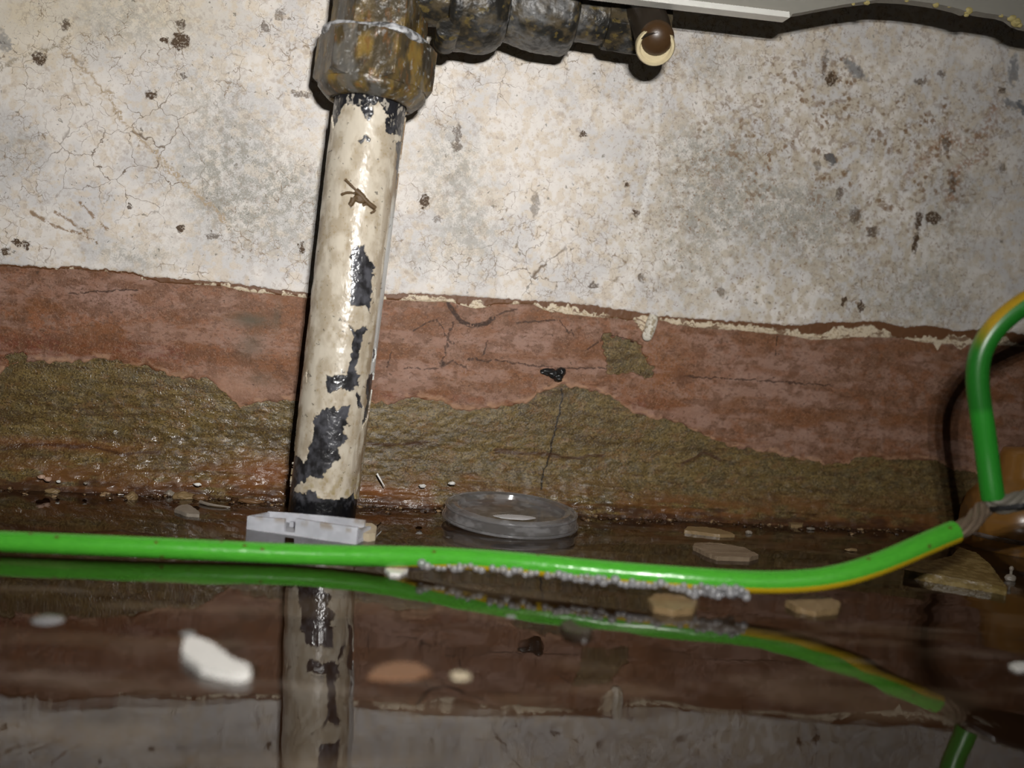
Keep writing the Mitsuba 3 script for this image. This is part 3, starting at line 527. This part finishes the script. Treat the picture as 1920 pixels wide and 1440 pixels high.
for sgn, lim in ((-1, 1.45), (1, 1.60)):
    gone |= (sgn * TH > lim + 0.5 * (n3(TH * 3, SH * 1000, 0.25, 53 + sgn) - 0.5) * 0.8)
gone |= SH < on_pipe(640, 940)[1] + 0.0006 * n3(TH * 10, SH * 0, 1.0, 55)
rr = pipe_r(SH) + np.where(gone, -0.0004, 0.00038 + 0.00016 * (n3(TH * 10, SH * 1000, 0.35, 56) - 0.5))
v = P0 + SH[..., None] * AX + rr[..., None] * (np.sin(TH)[..., None] * XA + np.cos(TH)[..., None] * FA)
f = grid_faces(*TH.shape)
f = f[~gone.ravel()[f].all(1)]
me = trimesh.Trimesh(v.reshape(-1, 3), f, process=False)
if (me.face_normals[:2000] @ FA).mean() < 0: me = trimesh.Trimesh(v.reshape(-1, 3), f[:, ::-1], process=False)
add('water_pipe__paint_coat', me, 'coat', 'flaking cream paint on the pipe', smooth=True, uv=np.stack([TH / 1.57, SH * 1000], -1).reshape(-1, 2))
# compression nut, collar below, elbow body above
def along(py_px):                                       # height on the pipe's axis of a picture row near the fitting
    d = ray(704, py_px); t = (P0[1] - 0.000 - CAM[1]) / d[1]; return (CAM + d * t - P0) @ AX
s_bot, s_nut0, s_nut1 = along(186), along(163), along(70)
RN = 0.0178
me = hexprism(RN, s_nut1 - s_nut0, 0.0012, rot=0)
me = me.subdivide_to_size(0.0016); me = rough(me, 0.00022, 380, 1)
# corners at -42, 18, 78 degrees from the camera side
ang = math.radians(18)
xr = FA * math.cos(ang) + XA * math.sin(ang)
add('water_pipe__compression_nut', frame(me, P0 + AX * s_nut0, AX, xr), 'brass', 'tarnished brass hexagonal nut', smooth=40)
me = lathe([(0.0106, -0.0042), (0.0125, -0.0044), (0.0142, -0.0030), (0.0156, -0.0012), (0.0158, 0.0004), (0.0150, 0.0012), (0.0100, 0.0014)], 72)
add('water_pipe__nut_collar', frame(rough(me, 0.00045, 320, 2, sub=1), P0 + AX * s_nut0, AX), 'brass', smooth=40)
t = np.linspace(0, 2 * math.pi, 90)
ring = P0 + AX * s_nut1 + (0.0143 + 0.0008 * np.sin(3 * t))[:, None] * (np.cos(t)[:, None] * FA + np.sin(t)[:, None] * XA)
me, _ = tube(ring, 0.0015 + 0.0003 * np.sin(5 * t), 12)
add('water_pipe__limescale_ring', rough(me, 0.0004, 500, 3), 'limescale', 'grey limescale crust', smooth=True)
me = hexprism(0.0141, 0.030, 0.0012, rot=0).subdivide_to_size(0.0016)
add('water_pipe__elbow', frame(rough(me, 0.0003, 350, 4), P0 + AX * (s_nut1 - 0.0006), AX, FA * math.cos(0.5) + XA * math.sin(0.5)), 'brass', 'tarnished brass elbow body', smooth=40)
# branch to the right: two hexagonal unions and a valve neck along a level axis
B0 = P0 + AX * (s_nut1 + 0.0155)
BX = V([0.995, 0.02, 0.0]); BX /= np.linalg.norm(BX)
def bx_at(px):                                          # distance along the branch of a picture column near the top
    d = ray(px, 10); t = (B0[1] - CAM[1]) / d[1]; return (CAM + d * t - B0) @ BX
UPB = V([0, 0, 1.0])
def branch(name, x0, x1, r, rot, hexa=True, mat='dark_brass', seed=0, label=None, prof=None):
    a, b = bx_at(x0), bx_at(x1); L = b - a
    if hexa: me = hexprism(r, L, 0.0012, rot=rot).subdivide_to_size(0.0018)
    else:
        prof = prof or [(0, .92), (.05, 1), (.95, 1), (1, .92)]
        q = V(prof); uu = np.linspace(0, 1, 40); rr_ = np.interp(uu, q[:, 0], q[:, 1]) * r
        me = lathe([(0, 0)] + list(zip(rr_, uu * L)) + [(0, L)], 64)
    add('water_pipe__' + name, frame(rough(me, 0.0004, 330, seed), B0 + BX * a, BX, (0, -1, 0)), mat, label, smooth=40)
branch('branch_neck', 770, 960, 0.0088, 0, False, seed=5)
branch('union_nut', 838, 946, 0.0150, 12, False, prof=[(0, .93), (.06, 1), (.62, 1), (.80, .95), (.93, .86), (1, .78)], seed=6, label='blackened union nut with white corrosion')
branch('union_nut_001', 950, 1078, 0.0125, 40, False, prof=[(0, .82), (.08, .86), (.3, .96), (.45, 1), (.88, 1), (.95, .92), (1, .75)], seed=7, label='dark union nut with white corrosion')
branch('valve_neck', 1060, 1150, 0.0078, 0, False, seed=8)
branch('valve_body', 1135, 1250, 0.0100, 20, seed=9)
c = W(836, 72, 0.030)
me = lathe([(0, -0.004), (0.0026, -0.004), (0.0034, -0.0032), (0.0034, 0.006), (0, 0.006)], 40)
add('water_pipe__drain_plug', frame(me, c, UPB * 0.2 + V([0, -1, 0])), 'dark_brass', 'small round dark drain plug', smooth=40)
# valve lever: a dark bar that bends towards the camera and ends in a capped boss
L0, L1 = W(1196, 6, 0.028), W(1228, 84, 0.040)
mid = (L0 + L1) / 2 + V([0.0004, -0.002, 0])
pts = spline([L0, mid, L1], 14)
me, _ = tube(pts, np.linspace(0.0056, 0.0055, 14), 28)
add('water_pipe__lever_arm', me, 'lever_dark', 'dark brown lever arm', smooth=40)
nd = (CAM - L1); nd /= np.linalg.norm(nd)
nd = nd * 0.86 + V([0.10, 0, -0.30]); nd /= np.linalg.norm(nd)
me = lathe([(0, -0.006), (0.0050, -0.006), (0.0056, -0.004), (0.0057, 0.0006), (0.0053, 0.0013), (0.0046, 0.0014), (0.0042, 0.0008), (0.0, 0.0006)], 48)
add('water_pipe__lever_end', frame(me, L1 + nd * 0.001, nd), 'lever_cream', 'cream painted end of the lever', smooth=40)
dm = trimesh.creation.icosphere(subdivisions=4, radius=0.0052); dm.apply_scale([1, 1, 0.75])
dm = frame(dm, L1 + nd * 0.0012 + UPV * 0.0023 + RGT * 0.0003, nd)
add('water_pipe__lever_cap', dm, 'lever_brown', 'domed brown screw cap', smooth=True)
tag('water_pipe', 'old upright pipe with flaking cream paint, brass nut, unions and lever at its top', 'pipe')

# dried fleck stuck to the pipe
def pipe_pt(px, py, lift=0.0008):
    a, s = on_pipe(px, py); return P0 + AX * s + (pipe_r(s) + lift) * (math.sin(a) * XA + math.cos(a) * FA)
parts = []
for pts, r in (([(650, 338), (660, 349), (668, 358)], .00045), ([(643, 366), (655, 362), (668, 364)], .00042), ([(668, 358), (676, 366), (684, 376), (692, 384), (701, 391)], .0009), ([(664, 372), (660, 382), (657, 386)], .0009), ([(679, 386), (690, 384), (700, 392), (693, 400)], .00045)):
    q = spline([pipe_pt(*p) for p in pts], 10); parts.append(rough(tube(q, r * np.linspace(1, .7, 10), 10)[0], 0.00018, 1500, 3))
parts.append(blob(pipe_pt(675, 372, 0.0007), (0.0017, 0.0008, 0.0015), 4, 0.4))
add('dried_leaf_fragment', trimesh.util.concatenate(parts), 'leaf', 'dried brown forked leaf fragment stuck to the cream pipe', 'leaf fragment', smooth=40)
# black lump on the brown paint
q = W(1047, 702, 0.0016)
parts = [blob(W(1052, 697, 0.0022), (0.0017, 0.0019, 0.0015), 3, 0.3), blob(W(1047, 708, 0.0018), (0.0016, 0.0016, 0.0014), 5, 0.35), blob(W(1030, 698, 0.0008), (0.0030, 0.0009, 0.0013), 8, 0.3, rot=0.1), blob(W(1040, 702, 0.0012), (0.0024, 0.0012, 0.0014), 9, 0.3)]
add('black_lump', trimesh.util.concatenate(parts), 'black', 'small black shiny lump stuck on the brown paint above a crack', 'lump', smooth=True)

# ---------------------------------------------------------------- board at the upper right
BO = 0.046                                              # its distance from the wall
def board_poly(pts, out, depth):
    q = sg.Polygon([W(*p, out)[[0, 2]] for p in pts])
    me = trimesh.creation.extrude_polygon(q, depth, engine='earcut')
    v = me.vertices.copy(); me.vertices = np.stack([v[:, 0], -out + v[:, 2], v[:, 1]], 1); me.invert()
    return me
jag = [(1483, 31), (1486, 26), (1510, 22), (1535, 17), (1563, 12), (1590, 7), (1630, 2), (1655, -2), (1680, -1), (1710, 1), (1747, 6), (1775, 11), (1800, 17), (1815, 23), (1830, 21), (1850, 25), (1880, 29), (1897, 34), (1910, 44), (1925, 50), (1990, 62), (2300, 100)]
board = [(1075, -16), (1250, 5), (1480, 32)] + jag + [(2300, -420), (1040, -420)]
add('laminate_board__panel', board_poly(board, BO, 0.004), 'board', smooth=False)
me = board_poly([(1075, -26), (1250, -5), (1480, 22), (1481, 33), (1250, 6), (1075, -15)], BO + 0.0006, 0.0052)
add('laminate_board__edge_strip', me, 'board_edge', 'bright white edging strip', smooth=False)
bits = []
for (px, py, r) in [(1625, 5, 5), (1700, 0, 4), (1755, 9, 5), (1815, 20, 7), (1812, 28, 4), (1877, 29, 4), (1897, 34, 7), (1905, 42, 8), (1911, 47, 5), (1780, 12, 3), (1600, 7, 3)]:
    bits.append(blob(W(px, py, BO - 0.0005), V([1.3, 1, 1]) * r * 0.00015, int(px) % 50, 0.4, sub=2))
add('laminate_board__chipped_edge', trimesh.util.concatenate(bits), 'chipboard', 'yellow crumbs along the broken edge', kind='stuff', smooth=40)
tag('laminate_board', 'grey board with white edging and a broken lower edge, top right before the wall', 'board')

# ---------------------------------------------------------------- green and yellow earth wires
wire_pts = V([[-190, -74, 2.9], [-140, -78, 2.9], [-100, -81, 2.9], [-75.5, -81.7, 2.9], [-37.4, -82.1, 2.9], [3.0, -82.9, 3.0], [24.2, -87, 4.4], [45, -93.9, 5.5], [65.6, -99.9, 5.7], [83.3, -104.8, 6.2], [103.1, -108.5, 6.9], [117, -111.0, 9.3], [132, -111.2, 14.6], [148.6, -108.5, 20.9]]) / 1000
RW = 0.0026
path = spline(wire_pts, 260)
me, uv = tube(path, np.interp(np.arange(260), [0, 130, 259], [0.0023, 0.0025, 0.0028]), 28)
ulen = uv[:, 0] - 0.09                                  # mm counted from near the left edge of the view
uv2 = np.stack([ulen, uv[:, 1]], -1)
add('earth_wire__sheath', me, 'wire_sheath', 'green sheath with a yellow stripe', smooth=True, uv=uv2)
def strands(pts, n, R, r, turns, name, mat, label=None):
    q = spline(pts, 60); t = np.gradient(q, axis=0); t /= np.linalg.norm(t, axis=1, keepdims=True)
    a = V([0, 0, 1.0]) - t * t[:, 2:3]; a /= np.linalg.norm(a, axis=1, keepdims=True); b = np.cross(a, t)
    ms = [tube(q, r, 10)[0]]
    for k in range(n):
        ph = 2 * math.pi * (k / n) + np.linspace(0, turns * 2 * math.pi, 60)
        ms.append(tube(q + R * (np.cos(ph)[:, None] * a + np.sin(ph)[:, None] * b), r, 10)[0])
    add(name, trimesh.util.concatenate(ms), mat, label, smooth=True)
WE = path[-1]; dW = path[-1] - path[-4]; dW /= np.linalg.norm(dW)
J = Zd(1850, 952, 0.252)
strands([WE - dW * 0.003, WE + dW * 0.0012, Zd(1818, 983, 0.247), Zd(1836, 962, 0.250), J], 6, 0.0014, 0.0008, 0.7, 'earth_wire__bare_conductor', 'copper', 'bare twisted copper end')
tag('earth_wire', 'green and yellow earth wire lying across the water with a bare copper end', 'wire')
DV = 0.250
vp = spline([Zd(1862, 935, DV), Zd(1856, 895, DV), Zd(1850, 850, DV), Zd(1842, 790, DV - .001), Zd(1833, 720, DV - .002), Zd(1838, 665, DV - .003), Zd(1862, 620, DV - .004), Zd(1905, 580, DV - .005), Zd(1960, 548, DV - .006), Zd(2040, 520, DV - .006)], 130)
me, uv = tube(vp, np.interp(np.arange(130), [0, 40, 129], [0.0028, 0.0027, 0.0028]), 26, ref=(0, -1, 0))
add('earth_wire_001__sheath', me, 'wire_sheath_up', 'green sheath with a yellow stripe', smooth=True, uv=uv)
strands([vp[0] + (vp[0] - vp[3]) * -0.6, Zd(1864, 936, DV), Zd(1872, 944, DV - .0005), Zd(1890, 944, DV - .001), Zd(1920, 937, DV - .001), Zd(1990, 925, DV)], 6, 0.0016, 0.0009, 1.0, 'earth_wire_001__bare_conductor', 'tinned', 'bare twisted grey conductor')
tag('earth_wire_001', 'green earth wire bending up and out of the right edge of the photo', 'wire')
# the dark clamp where the two ends meet
pl = spline([Zd(1846, 953, .2525), Zd(1866, 953, .2525), Zd(1895, 950, .2525), Zd(1935, 945, .253), Zd(2000, 936, .254)], 24)
wd = ray(1880, 952); wd = wd / np.linalg.norm(wd)
wid = np.interp(np.arange(24), [0, 3, 10, 23], [0.002, 0.006, 0.010, 0.012])
sec = [(-1.0, 0.0005), (0.5, 0.0005), (0.5, -0.0006), (-1.0, -0.0006), (-1.0, 0.0005)]
v = np.stack([pl + wd * (wid * a)[:, None] + UPV * b for a, b in sec])
me = trimesh.Trimesh(v.reshape(-1, 3), grid_faces(5, 24), process=False)
cap = trimesh.Trimesh(v[:4, 0], [[0, 1, 2], [0, 2, 3]], process=False)
me = trimesh.util.concatenate([me, cap, blob(Zd(1852, 953, .2520), (0.0019, 0.0019, 0.0014), 6, 0.2)])
add('earth_clamp', me, 'black', 'black metal plate under the joined bare ends of the two wires', 'clamp', smooth=40)

# ---------------------------------------------------------------- amber cup behind the wires
cb = V([0.2295, -0.0245, 0.0])
cup = lathe([(0, -0.001), (0.0170, -0.001), (0.0188, 0.0008), (0.0196, 0.0045), (0.0194, 0.0110), (0.0178, 0.0165), (0.0148, 0.0202), (0.0108, 0.0225), (0.0095, 0.0250), (0.0091, 0.0310), (0.0082, 0.0335), (0.0, 0.0345)], 72)
cup.apply_translation(cb)
add('amber_cup__body', cup, 'amber', smooth=True)
t = np.linspace(0, 2 * math.pi, 80)
me, _ = tube(np.stack([0.0198 * np.cos(t), 0.0198 * np.sin(t), 0 * t], 1) + cb + [0, 0, 0.0050], 0.0008, 10)
add('amber_cup__rim', me, 'haze_clear', 'clear rim', smooth=True)
tag('amber_cup', 'translucent amber plastic cup standing in the water behind the wires', 'cup')

# ---------------------------------------------------------------- milky plastic clip at the foot of the pipe
cl, cr_ = Q(462, 992, 0.0), Q(668, 1021, 0.0)
ux = cr_ - cl; LC = np.linalg.norm(ux); ux /= LC; uy = V([-ux[1], ux[0], 0])
def clip_wall(s0, s1, h0, h1, thick, off, name, bow=0.0, label=None, n=24, dip=0.0015):
    s = np.linspace(s0, s1, n); hgt = np.linspace(h0, h1, n)
    base = cl + s[:, None] * ux + (off + bow * np.sin(np.pi * (s - s0) / (s1 - s0)))[:, None] * uy
    ms = []
    rows = []
    for dz, dy in ((-dip, 0), (None, 0.0), (None, thick), (-dip, thick)):
        rows.append(base + uy * dy + np.stack([0 * s, 0 * s, (hgt if dz is None else np.full(n, dz))], 1))
    rows.append(rows[0])
    v = np.stack(rows); f = grid_faces(5, n)
    me = trimesh.Trimesh(v.reshape(-1, 3), f, process=False)
    me = trimesh.util.concatenate([me] + [trimesh.Trimesh(v[:4, e], [[0, 1, 2], [0, 2, 3]], process=False) for e in (0, n - 1)])
    add('pipe_clip__' + name, me, 'milky', label, smooth=40)
clip_wall(0.0, LC * 0.345, 0.0036, 0.0043, 0.0010, 0.0, 'front_panel', bow=-0.0003)
clip_wall(LC * 0.445, LC, 0.0048, 0.0046, 0.0011, 0.0, 'front_panel_001', bow=-0.0004)
clip_wall(LC * 0.02, LC * 0.93, 0.0032, 0.0044, 0.0010, 0.0105, 'back_panel', bow=0.0012)
clip_wall(LC * 0.30, LC * 0.50, 0.0022, 0.0026, 0.0009, 0.0062, 'web')
# ends and floor of the trough
def quadbox(a, b, c, d, t, name):
    top = V([a, b, c, d]); bot = top - [0, 0, t]
    me = trimesh.convex.convex_hull(np.vstack([top, bot])); add('pipe_clip__' + name, me, 'milky', smooth=False)
z0 = V([0, 0, 0.0008])
quadbox(cl + z0, cr_ + z0, cr_ + uy * 0.011 + z0, cl + uy * 0.011 + z0, 0.0009, 'base')
for nm, s in (('end_wall', 0.0004), ('end_wall_001', LC - 0.0012)):
    a = cl + ux * s
    me = trimesh.convex.convex_hull(np.vstack([a + ux * q + uy * w + [0, 0, z] for q in (0, 0.001) for w, z in ((0, 0.0038), (0.0105, 0.0030), (0, -0.001), (0.0105, -0.001))]))
    add('pipe_clip__' + nm, me, 'milky', smooth=False)
tag('pipe_clip', 'milky white plastic clip with a notch at the foot of the pipe', 'clip')

# ---------------------------------------------------------------- clear plastic lid
RL = 0.0205; lc = Q(953, 979, 0.0) + V([0, -0.003, 0])
lid = lathe([(0, 0.0010), (RL * 0.80, 0.0010), (RL * 0.97, 0.0008), (RL * 1.02, 0.0022), (RL * 0.99, 0.0046), (RL * 0.90, 0.0058), (RL * 0.82, 0.0054), (RL * 0.80, 0.0040), (RL * 0.74, 0.0034), (0, 0.0036)], 96)
lid = frame(lid, lc, V([0.015, -0.05, 1.0]), (1, 0, 0))
add('clear_lid__disc', lid, 'haze_clear', smooth=40)
me, _ = tube(np.stack([RL * 0.985 * np.cos(t), RL * 0.985 * np.sin(t), 0 * t + 0.0050], 1), 0.00055, 10)
add('clear_lid__rim', frame(me, lc, V([0.015, -0.05, 1.0]), (1, 0, 0)), 'haze_clear', smooth=True)
me, _ = tube(np.stack([RL * 1.02 * np.cos(t), RL * 1.02 * np.sin(t), 0 * t + 0.0016], 1), 0.00050, 10)
add('clear_lid__lower_rim', frame(me, lc, V([0.015, -0.05, 1.0]), (1, 0, 0)), 'haze_clear', smooth=True)
add('clear_lid__pale_crescent', blob(Q(966, 966, 0.0052) + V([0, 0, -0.0006]), (0.0064, 0.0030, 0.0005), 5, 0.15), 'pale_crescent', 'white crescent on top of the lid', smooth=True)  # flat pale shape laid on the lid
tag('clear_lid', 'clear plastic lid floating at the wall, right of the pipe', 'lid')

# ---------------------------------------------------------------- floating bits
def slab_from(outline, h, thick, seed, amp=0.00025, tilt=None):
    """A flake: the outline as it lies on the level plane h, roughened, with a rounded edge."""
    q = V([Q(*p, h)[:2] for p in outline]); poly = sg.Polygon(q).buffer(0)
    if poly.geom_type != 'Polygon': poly = max(poly.geoms, key=lambda g: g.area)
    poly = poly.buffer(-0.0002).buffer(0.0003).segmentize(0.0009)
    me = trimesh.creation.extrude_polygon(poly, thick, engine='earcut')
    me = me.subdivide_to_size(0.0014); me.apply_translation([0, 0, h - thick])
    me = rough(me, amp, 700, seed)
    return me
def chip(name, outline, mat, label, cat, h=0.0007, thick=0.0012, seed=1, amp=0.00025, group=None):
    add(name, slab_from(outline, h, thick, seed, amp), mat, label, cat, group, smooth=40)
chip('wood_flake', [(1300, 1024), (1303, 1018), (1330, 1017), (1360, 1020), (1395, 1026), (1422, 1040), (1405, 1045), (1345, 1043), (1325, 1036)], 'wood', 'long pale splinter of wood floating above the wire, right of centre', 'wood flake', 0.0012, 0.0014, 1)
chip('wood_flake_001', [(1283, 994), (1290, 987), (1325, 988), (1352, 992), (1378, 1002), (1350, 1002), (1310, 997)], 'chip_tan', 'thin brown splinter of wood floating behind the long pale one', 'wood flake', 0.0010, 0.0012, 2)
chip('wood_flake_002', [(1474, 975), (1480, 971), (1495, 974), (1507, 977), (1504, 984), (1484, 983)], 'chip_tan', 'small tan chip close to the wall, right of the splinters', 'wood flake', 0.0012, 0.0014, 3)
chip('pebble', [(1216, 1124), (1226, 1114), (1262, 1112), (1296, 1118), (1306, 1128), (1300, 1140), (1262, 1143), (1226, 1136)], 'chip_tan', 'tan pebble in the water just below the foamy stretch of wire', 'pebble', 0.0016, 0.0024, 4, 0.0005)
chip('pebble_001', [(1474, 1127), (1484, 1118), (1520, 1114), (1560, 1122), (1576, 1131), (1570, 1141), (1530, 1146), (1494, 1138)], 'chip_tan', 'tan pebble under the bend of the wire, right of the other pebble', 'pebble', 0.0013, 0.0024, 5, 0.0005)
chip('stone_shard', [(1695, 1068), (1745, 1052), (1785, 1042), (1800, 1026), (1830, 1036), (1856, 1058), (1888, 1102), (1862, 1096), (1800, 1086), (1745, 1077)], 'chip_stone', 'triangular brown shard of stone below the end of the wire', 'stone', 0.0022, 0.0026, 6, 0.0003)
chip('paint_chip', [(342, 1222), (345, 1198), (358, 1190), (400, 1206), (432, 1232), (466, 1246), (470, 1260), (440, 1264), (380, 1252)], 'chip_white', 'large white paint chip floating nearest the camera', 'paint chip', 0.0016, 0.0014, 7, 0.0002)
chip('paint_chip_001', [(845, 1262), (856, 1258), (876, 1261), (882, 1267), (866, 1270), (850, 1268)], 'chip_cream', 'tiny cream chip right of the orange chip in the dark water', 'paint chip', 0.0006, 0.0008, 8, 0.0001)
chip('brick_chip', [(690, 1268), (708, 1250), (745, 1240), (785, 1244), (808, 1260), (780, 1270), (730, 1272)], 'chip_brick', 'flat orange brick chip floating in front of the pipe reflection', 'brick chip', 0.0005, 0.0008, 9, 0.0001)
chip('beige_plug', [(672, 986), (678, 980), (697, 981), (706, 987), (704, 999), (690, 1001), (674, 997)], 'chip_cream', 'beige stub lying at the right end of the milky clip', 'plastic stub', 0.0022, 0.0030, 10, 0.0002)
chip('white_shell', [(722, 1066), (738, 1064), (755, 1058), (766, 1058), (764, 1068), (750, 1075), (732, 1074)], 'chip_white', 'small white curled shell under the wire, left of the bubbles', 'shell', 0.0008, 0.0010, 11, 0.0001)
chip('paint_chip_002', [(1893, 1246), (1905, 1241), (1930, 1243), (1930, 1252), (1908, 1254)], 'chip_white', 'white chip at the right edge of the dark water', 'paint chip', 0.0006, 0.0008, 12, 0.0001)
chip('leaf_scrap', [(1052, 1168), (1070, 1160), (1085, 1172), (1110, 1178), (1105, 1188), (1078, 1187), (1060, 1182)], 'chip_dark', 'blackish scrap floating on the reflection of the wire', 'leaf scrap', 0.0012, 0.0014, 13, 0.0003)
chip('bone_sliver', [(328, 954), (336, 948), (352, 945), (372, 958), (374, 964), (350, 962)], 'chip_grey', 'pale grey sliver of wood left of the milky clip', 'wood flake', 0.0010, 0.0010, 14)
# small white bud with its drop
b = Q(1894, 1088, 0)
add('white_bud', trimesh.util.concatenate([blob(b + [0, 0, .0006], (0.0017, 0.0014, 0.0012), 3, 0.2), blob(b + [0, 0, .0034], (0.0006, 0.0006, 0.0008), 4, 0.1), tube(np.linspace(b + [0, 0, .001], b + [0, 0, .003], 6), 0.0004, 10)[0]]), 'chip_grey', 'tiny pale bud standing in the water right of the stone shard', 'bud', smooth=True)
# litter along the foot of the wall
litter = [  # name, material, place in the view, size, on the wall or on the water, label
    ('grit', 'chip_pink', 78, 894, 12, 8, 1, 'pink grain at the far left foot of the wall, left one of a pair'), ('grit', 'chip_pink', 90, 898, 11, 9, 1, 'pink grain at the far left foot of the wall, right one of a pair'),
    ('grit', 'chip_white', 110, 903, 7, 5, 1, 'small white grain just right of the two pink grains'), ('grit', 'chip_grey', 161, 906, 7, 5, 1, 'small grey grain just above the grey flake at left'),
    ('flake', 'chip_tan', 98, 921, 24, 10, 0, 'tan flake on the water below the two pink grains'), ('flake', 'chip_grey', 163, 915, 22, 8, 0, 'oval grey flake at the foot of the wall at left'),
    ('grub', 'chip_white', 371, 908, 13, 6, 1, 'bright white grub shaped grain on the stone left of the pipe'), ('crumb', 'chip_tan', 248, 932, 18, 20, 0, 'upright tan crumb, leftmost of the heap of litter left of the pipe'),
    ('flake', 'chip_brown', 268, 914, 26, 12, 0, 'dark brown flake above the heap of litter left of the pipe'), ('crumb', 'chip_tan', 296, 920, 30, 24, 0, 'largest tan lump in the heap of litter left of the pipe'),
    ('crumb', 'chip_grey', 318, 926, 26, 18, 0, 'grey crumb in the middle of the heap of litter left of the pipe'), ('crumb', 'chip_tan', 345, 931, 34, 18, 0, 'long tan lump at the right of the heap of litter left of the pipe'),
    ('crumb', 'chip_brown', 375, 934, 26, 14, 0, 'dark brown crumb at the right end of the heap of litter'), ('crumb', 'chip_brick', 500, 928, 30, 14, 0, 'orange brown crumb beside the left edge of the pipe'),
    ('crumb', 'chip_brown', 470, 940, 40, 10, 0, 'flat dark brown crumb just above the milky clip'), ('pellet', 'chip_white', 792, 911, 12, 7, 1, 'oval white pellet left of the clear lid'),
    ('crumb', 'chip_white', 847, 906, 12, 7, 1, 'white crumb above the left end of the clear lid'), ('flake', 'chip_tan', 815, 921, 36, 9, 0, 'tan flake touching the left edge of the clear lid'),
    ('flake', 'chip_brick', 684, 930, 26, 8, 0, 'orange brown flake at the right edge of the pipe'), ('flake', 'chip_cream', 722, 926, 20, 7, 0, 'cream flake below the white needle'),
    ('speck', 'chip_white', 752, 932, 6, 5, 0, 'white speck right of the cream flake, the lower of two'), ('speck', 'chip_white', 763, 926, 7, 4, 0, 'white speck right of the cream flake, the upper of two'),
    ('flake', 'chip_brown', 735, 916, 34, 9, 0, 'dark brown flake right of the white needle'), ('crumb', 'chip_grey', 1402, 962, 14, 8, 0, 'grey crumb at the foot of the wall above the splinters'),
    ('crumb', 'chip_grey', 1404, 998, 12, 8, 0, 'grey crumb on the water at the right end of the thin splinter'), ('flake', 'chip_grey', 1520, 991, 14, 6, 0, 'grey flake just right of the small tan chip'),
    ('crumb', 'chip_tan', 1536, 984, 9, 7, 0, 'tiny round tan crumb right of the grey flake'), ('crumb', 'chip_grey', 1673, 974, 18, 9, 0, 'grey crumb at the foot of the wall above the rising wire'),
    ('crumb', 'chip_cream', 1704, 982, 11, 7, 0, 'cream crumb just above the rising wire'), ('crumb', 'chip_brick', 1692, 976, 8, 6, 0, 'small reddish crumb beside the cream crumb above the rising wire'),
    ('flake', 'chip_tan', 1596, 1031, 20, 6, 0, 'small tan flake on the water just behind the bend of the wire')]
cnt = {}
for i, (nm, mat, px, py, w, h, on_wall, lab) in enumerate(litter):
    k = cnt.get(nm, 0); cnt[nm] = k + 1
    key = nm if k == 0 else f'{nm}_{k:03d}'
    c = W(px, py, 0.006) if on_wall else Q(px, py, 0.0005)
    r = V([w / 2 * 0.19e-3, max(h / 2 * 0.16e-3 * 1.6, 0.0005), h / 2 * 0.17e-3])
    m_ = blob(c, r, i + 3, 0.42, sub=3)
    add(key, rough(m_, 0.12 * min(r), 900, i), mat, lab, nm, smooth=True)
grit = []
for k in range(520):
    x = rng.uniform(-0.12, 0.245); y = -abs(rng.normal(0.0045, 0.004)) - 0.001; r = rng.uniform(0.0002, 0.0007)
    g = trimesh.creation.icosphere(subdivisions=1); g.vertices *= 1 + rng.uniform(-.3, .3, (len(g.vertices), 1)); g.apply_scale([r * 1.6, r * 1.4, r * 0.8]); g.apply_translation([x, y, rng.uniform(-0.0001, 0.0004) + max(0, 0.0035 + y) * rng.uniform(0, 1.0)]); grit.append(g)
add('shore_grit', trimesh.util.concatenate(grit), 'grit', 'brown grit and silt scattered along the foot of the wet wall', 'grit', kind='stuff', smooth=60)
# white needle standing by the pipe
me, _ = tube(spline([W(707, 888, 0.006), W(712, 897, 0.0065), W(721, 912, 0.008)], 12), np.linspace(0.00035, 0.00018, 12), 10)
add('needle', me, 'chip_white', 'thin white needle leaning on the wall right of the pipe', 'needle', smooth=True)
me, _ = tube(spline([Q(376, 941, .0006), Q(395, 946, .0006), Q(432, 951, .0004)], 12), np.linspace(0.0006, 0.0002, 12), 10)
add('straw', me, 'chip_grey', 'pale straw lying on the water left of the milky clip', 'straw', smooth=True)
# bubbles in a row along the wire
bub = []
pjx = 960 + FOC * ((path - CAM) @ RGT) / ((path - CAM) @ FWD)
for px in np.arange(790, 1395, 8.0):
    for _ in range(1 if px < 1040 else 2 if px < 1290 else 4):
        x = px + rng.uniform(-6, 6)
        k = np.argmin(np.abs(pjx - x)); r = rng.uniform(0.0005, 0.0012)
        a_ = math.radians(rng.uniform(112, 150) if px < 1290 else rng.uniform(105, 190))
        off = RW if px < 1290 else RW * rng.uniform(0.95, 1.5)
        c = path[k] + off * (math.cos(a_) * UPV - math.sin(a_) * FWD)
        sph = trimesh.creation.icosphere(subdivisions=2, radius=r); sph.apply_translation(c); bub.append(sph)
add('wire_bubbles', trimesh.util.concatenate(bub), 'bubble', 'froth of tiny bubbles along the underside of the wire', 'bubbles', kind='stuff', smooth=True)
for i, (px, py, r) in enumerate([(90, 1163, .0030), (352, 1188, .0015), (958, 1156, .0012)]):
    c = Q(px, py, 0)
    me = lathe([(0, 0.00075 * r / .003), (r * .5, 0.0006 * r / .003), (r * .85, 0.00035 * r / .003), (r, 0.0), (r, -0.0004), (0, -0.0004)], 40); me.apply_translation(c)
    add('bubble' if i == 0 else f'bubble_{i:03d}', me, 'bubble', ['largest lone flat bubble on the dark water at far left', 'small flat bubble just above the large white paint chip', 'small flat bubble below the reflection of the wire'][i], 'bubble', smooth=40)
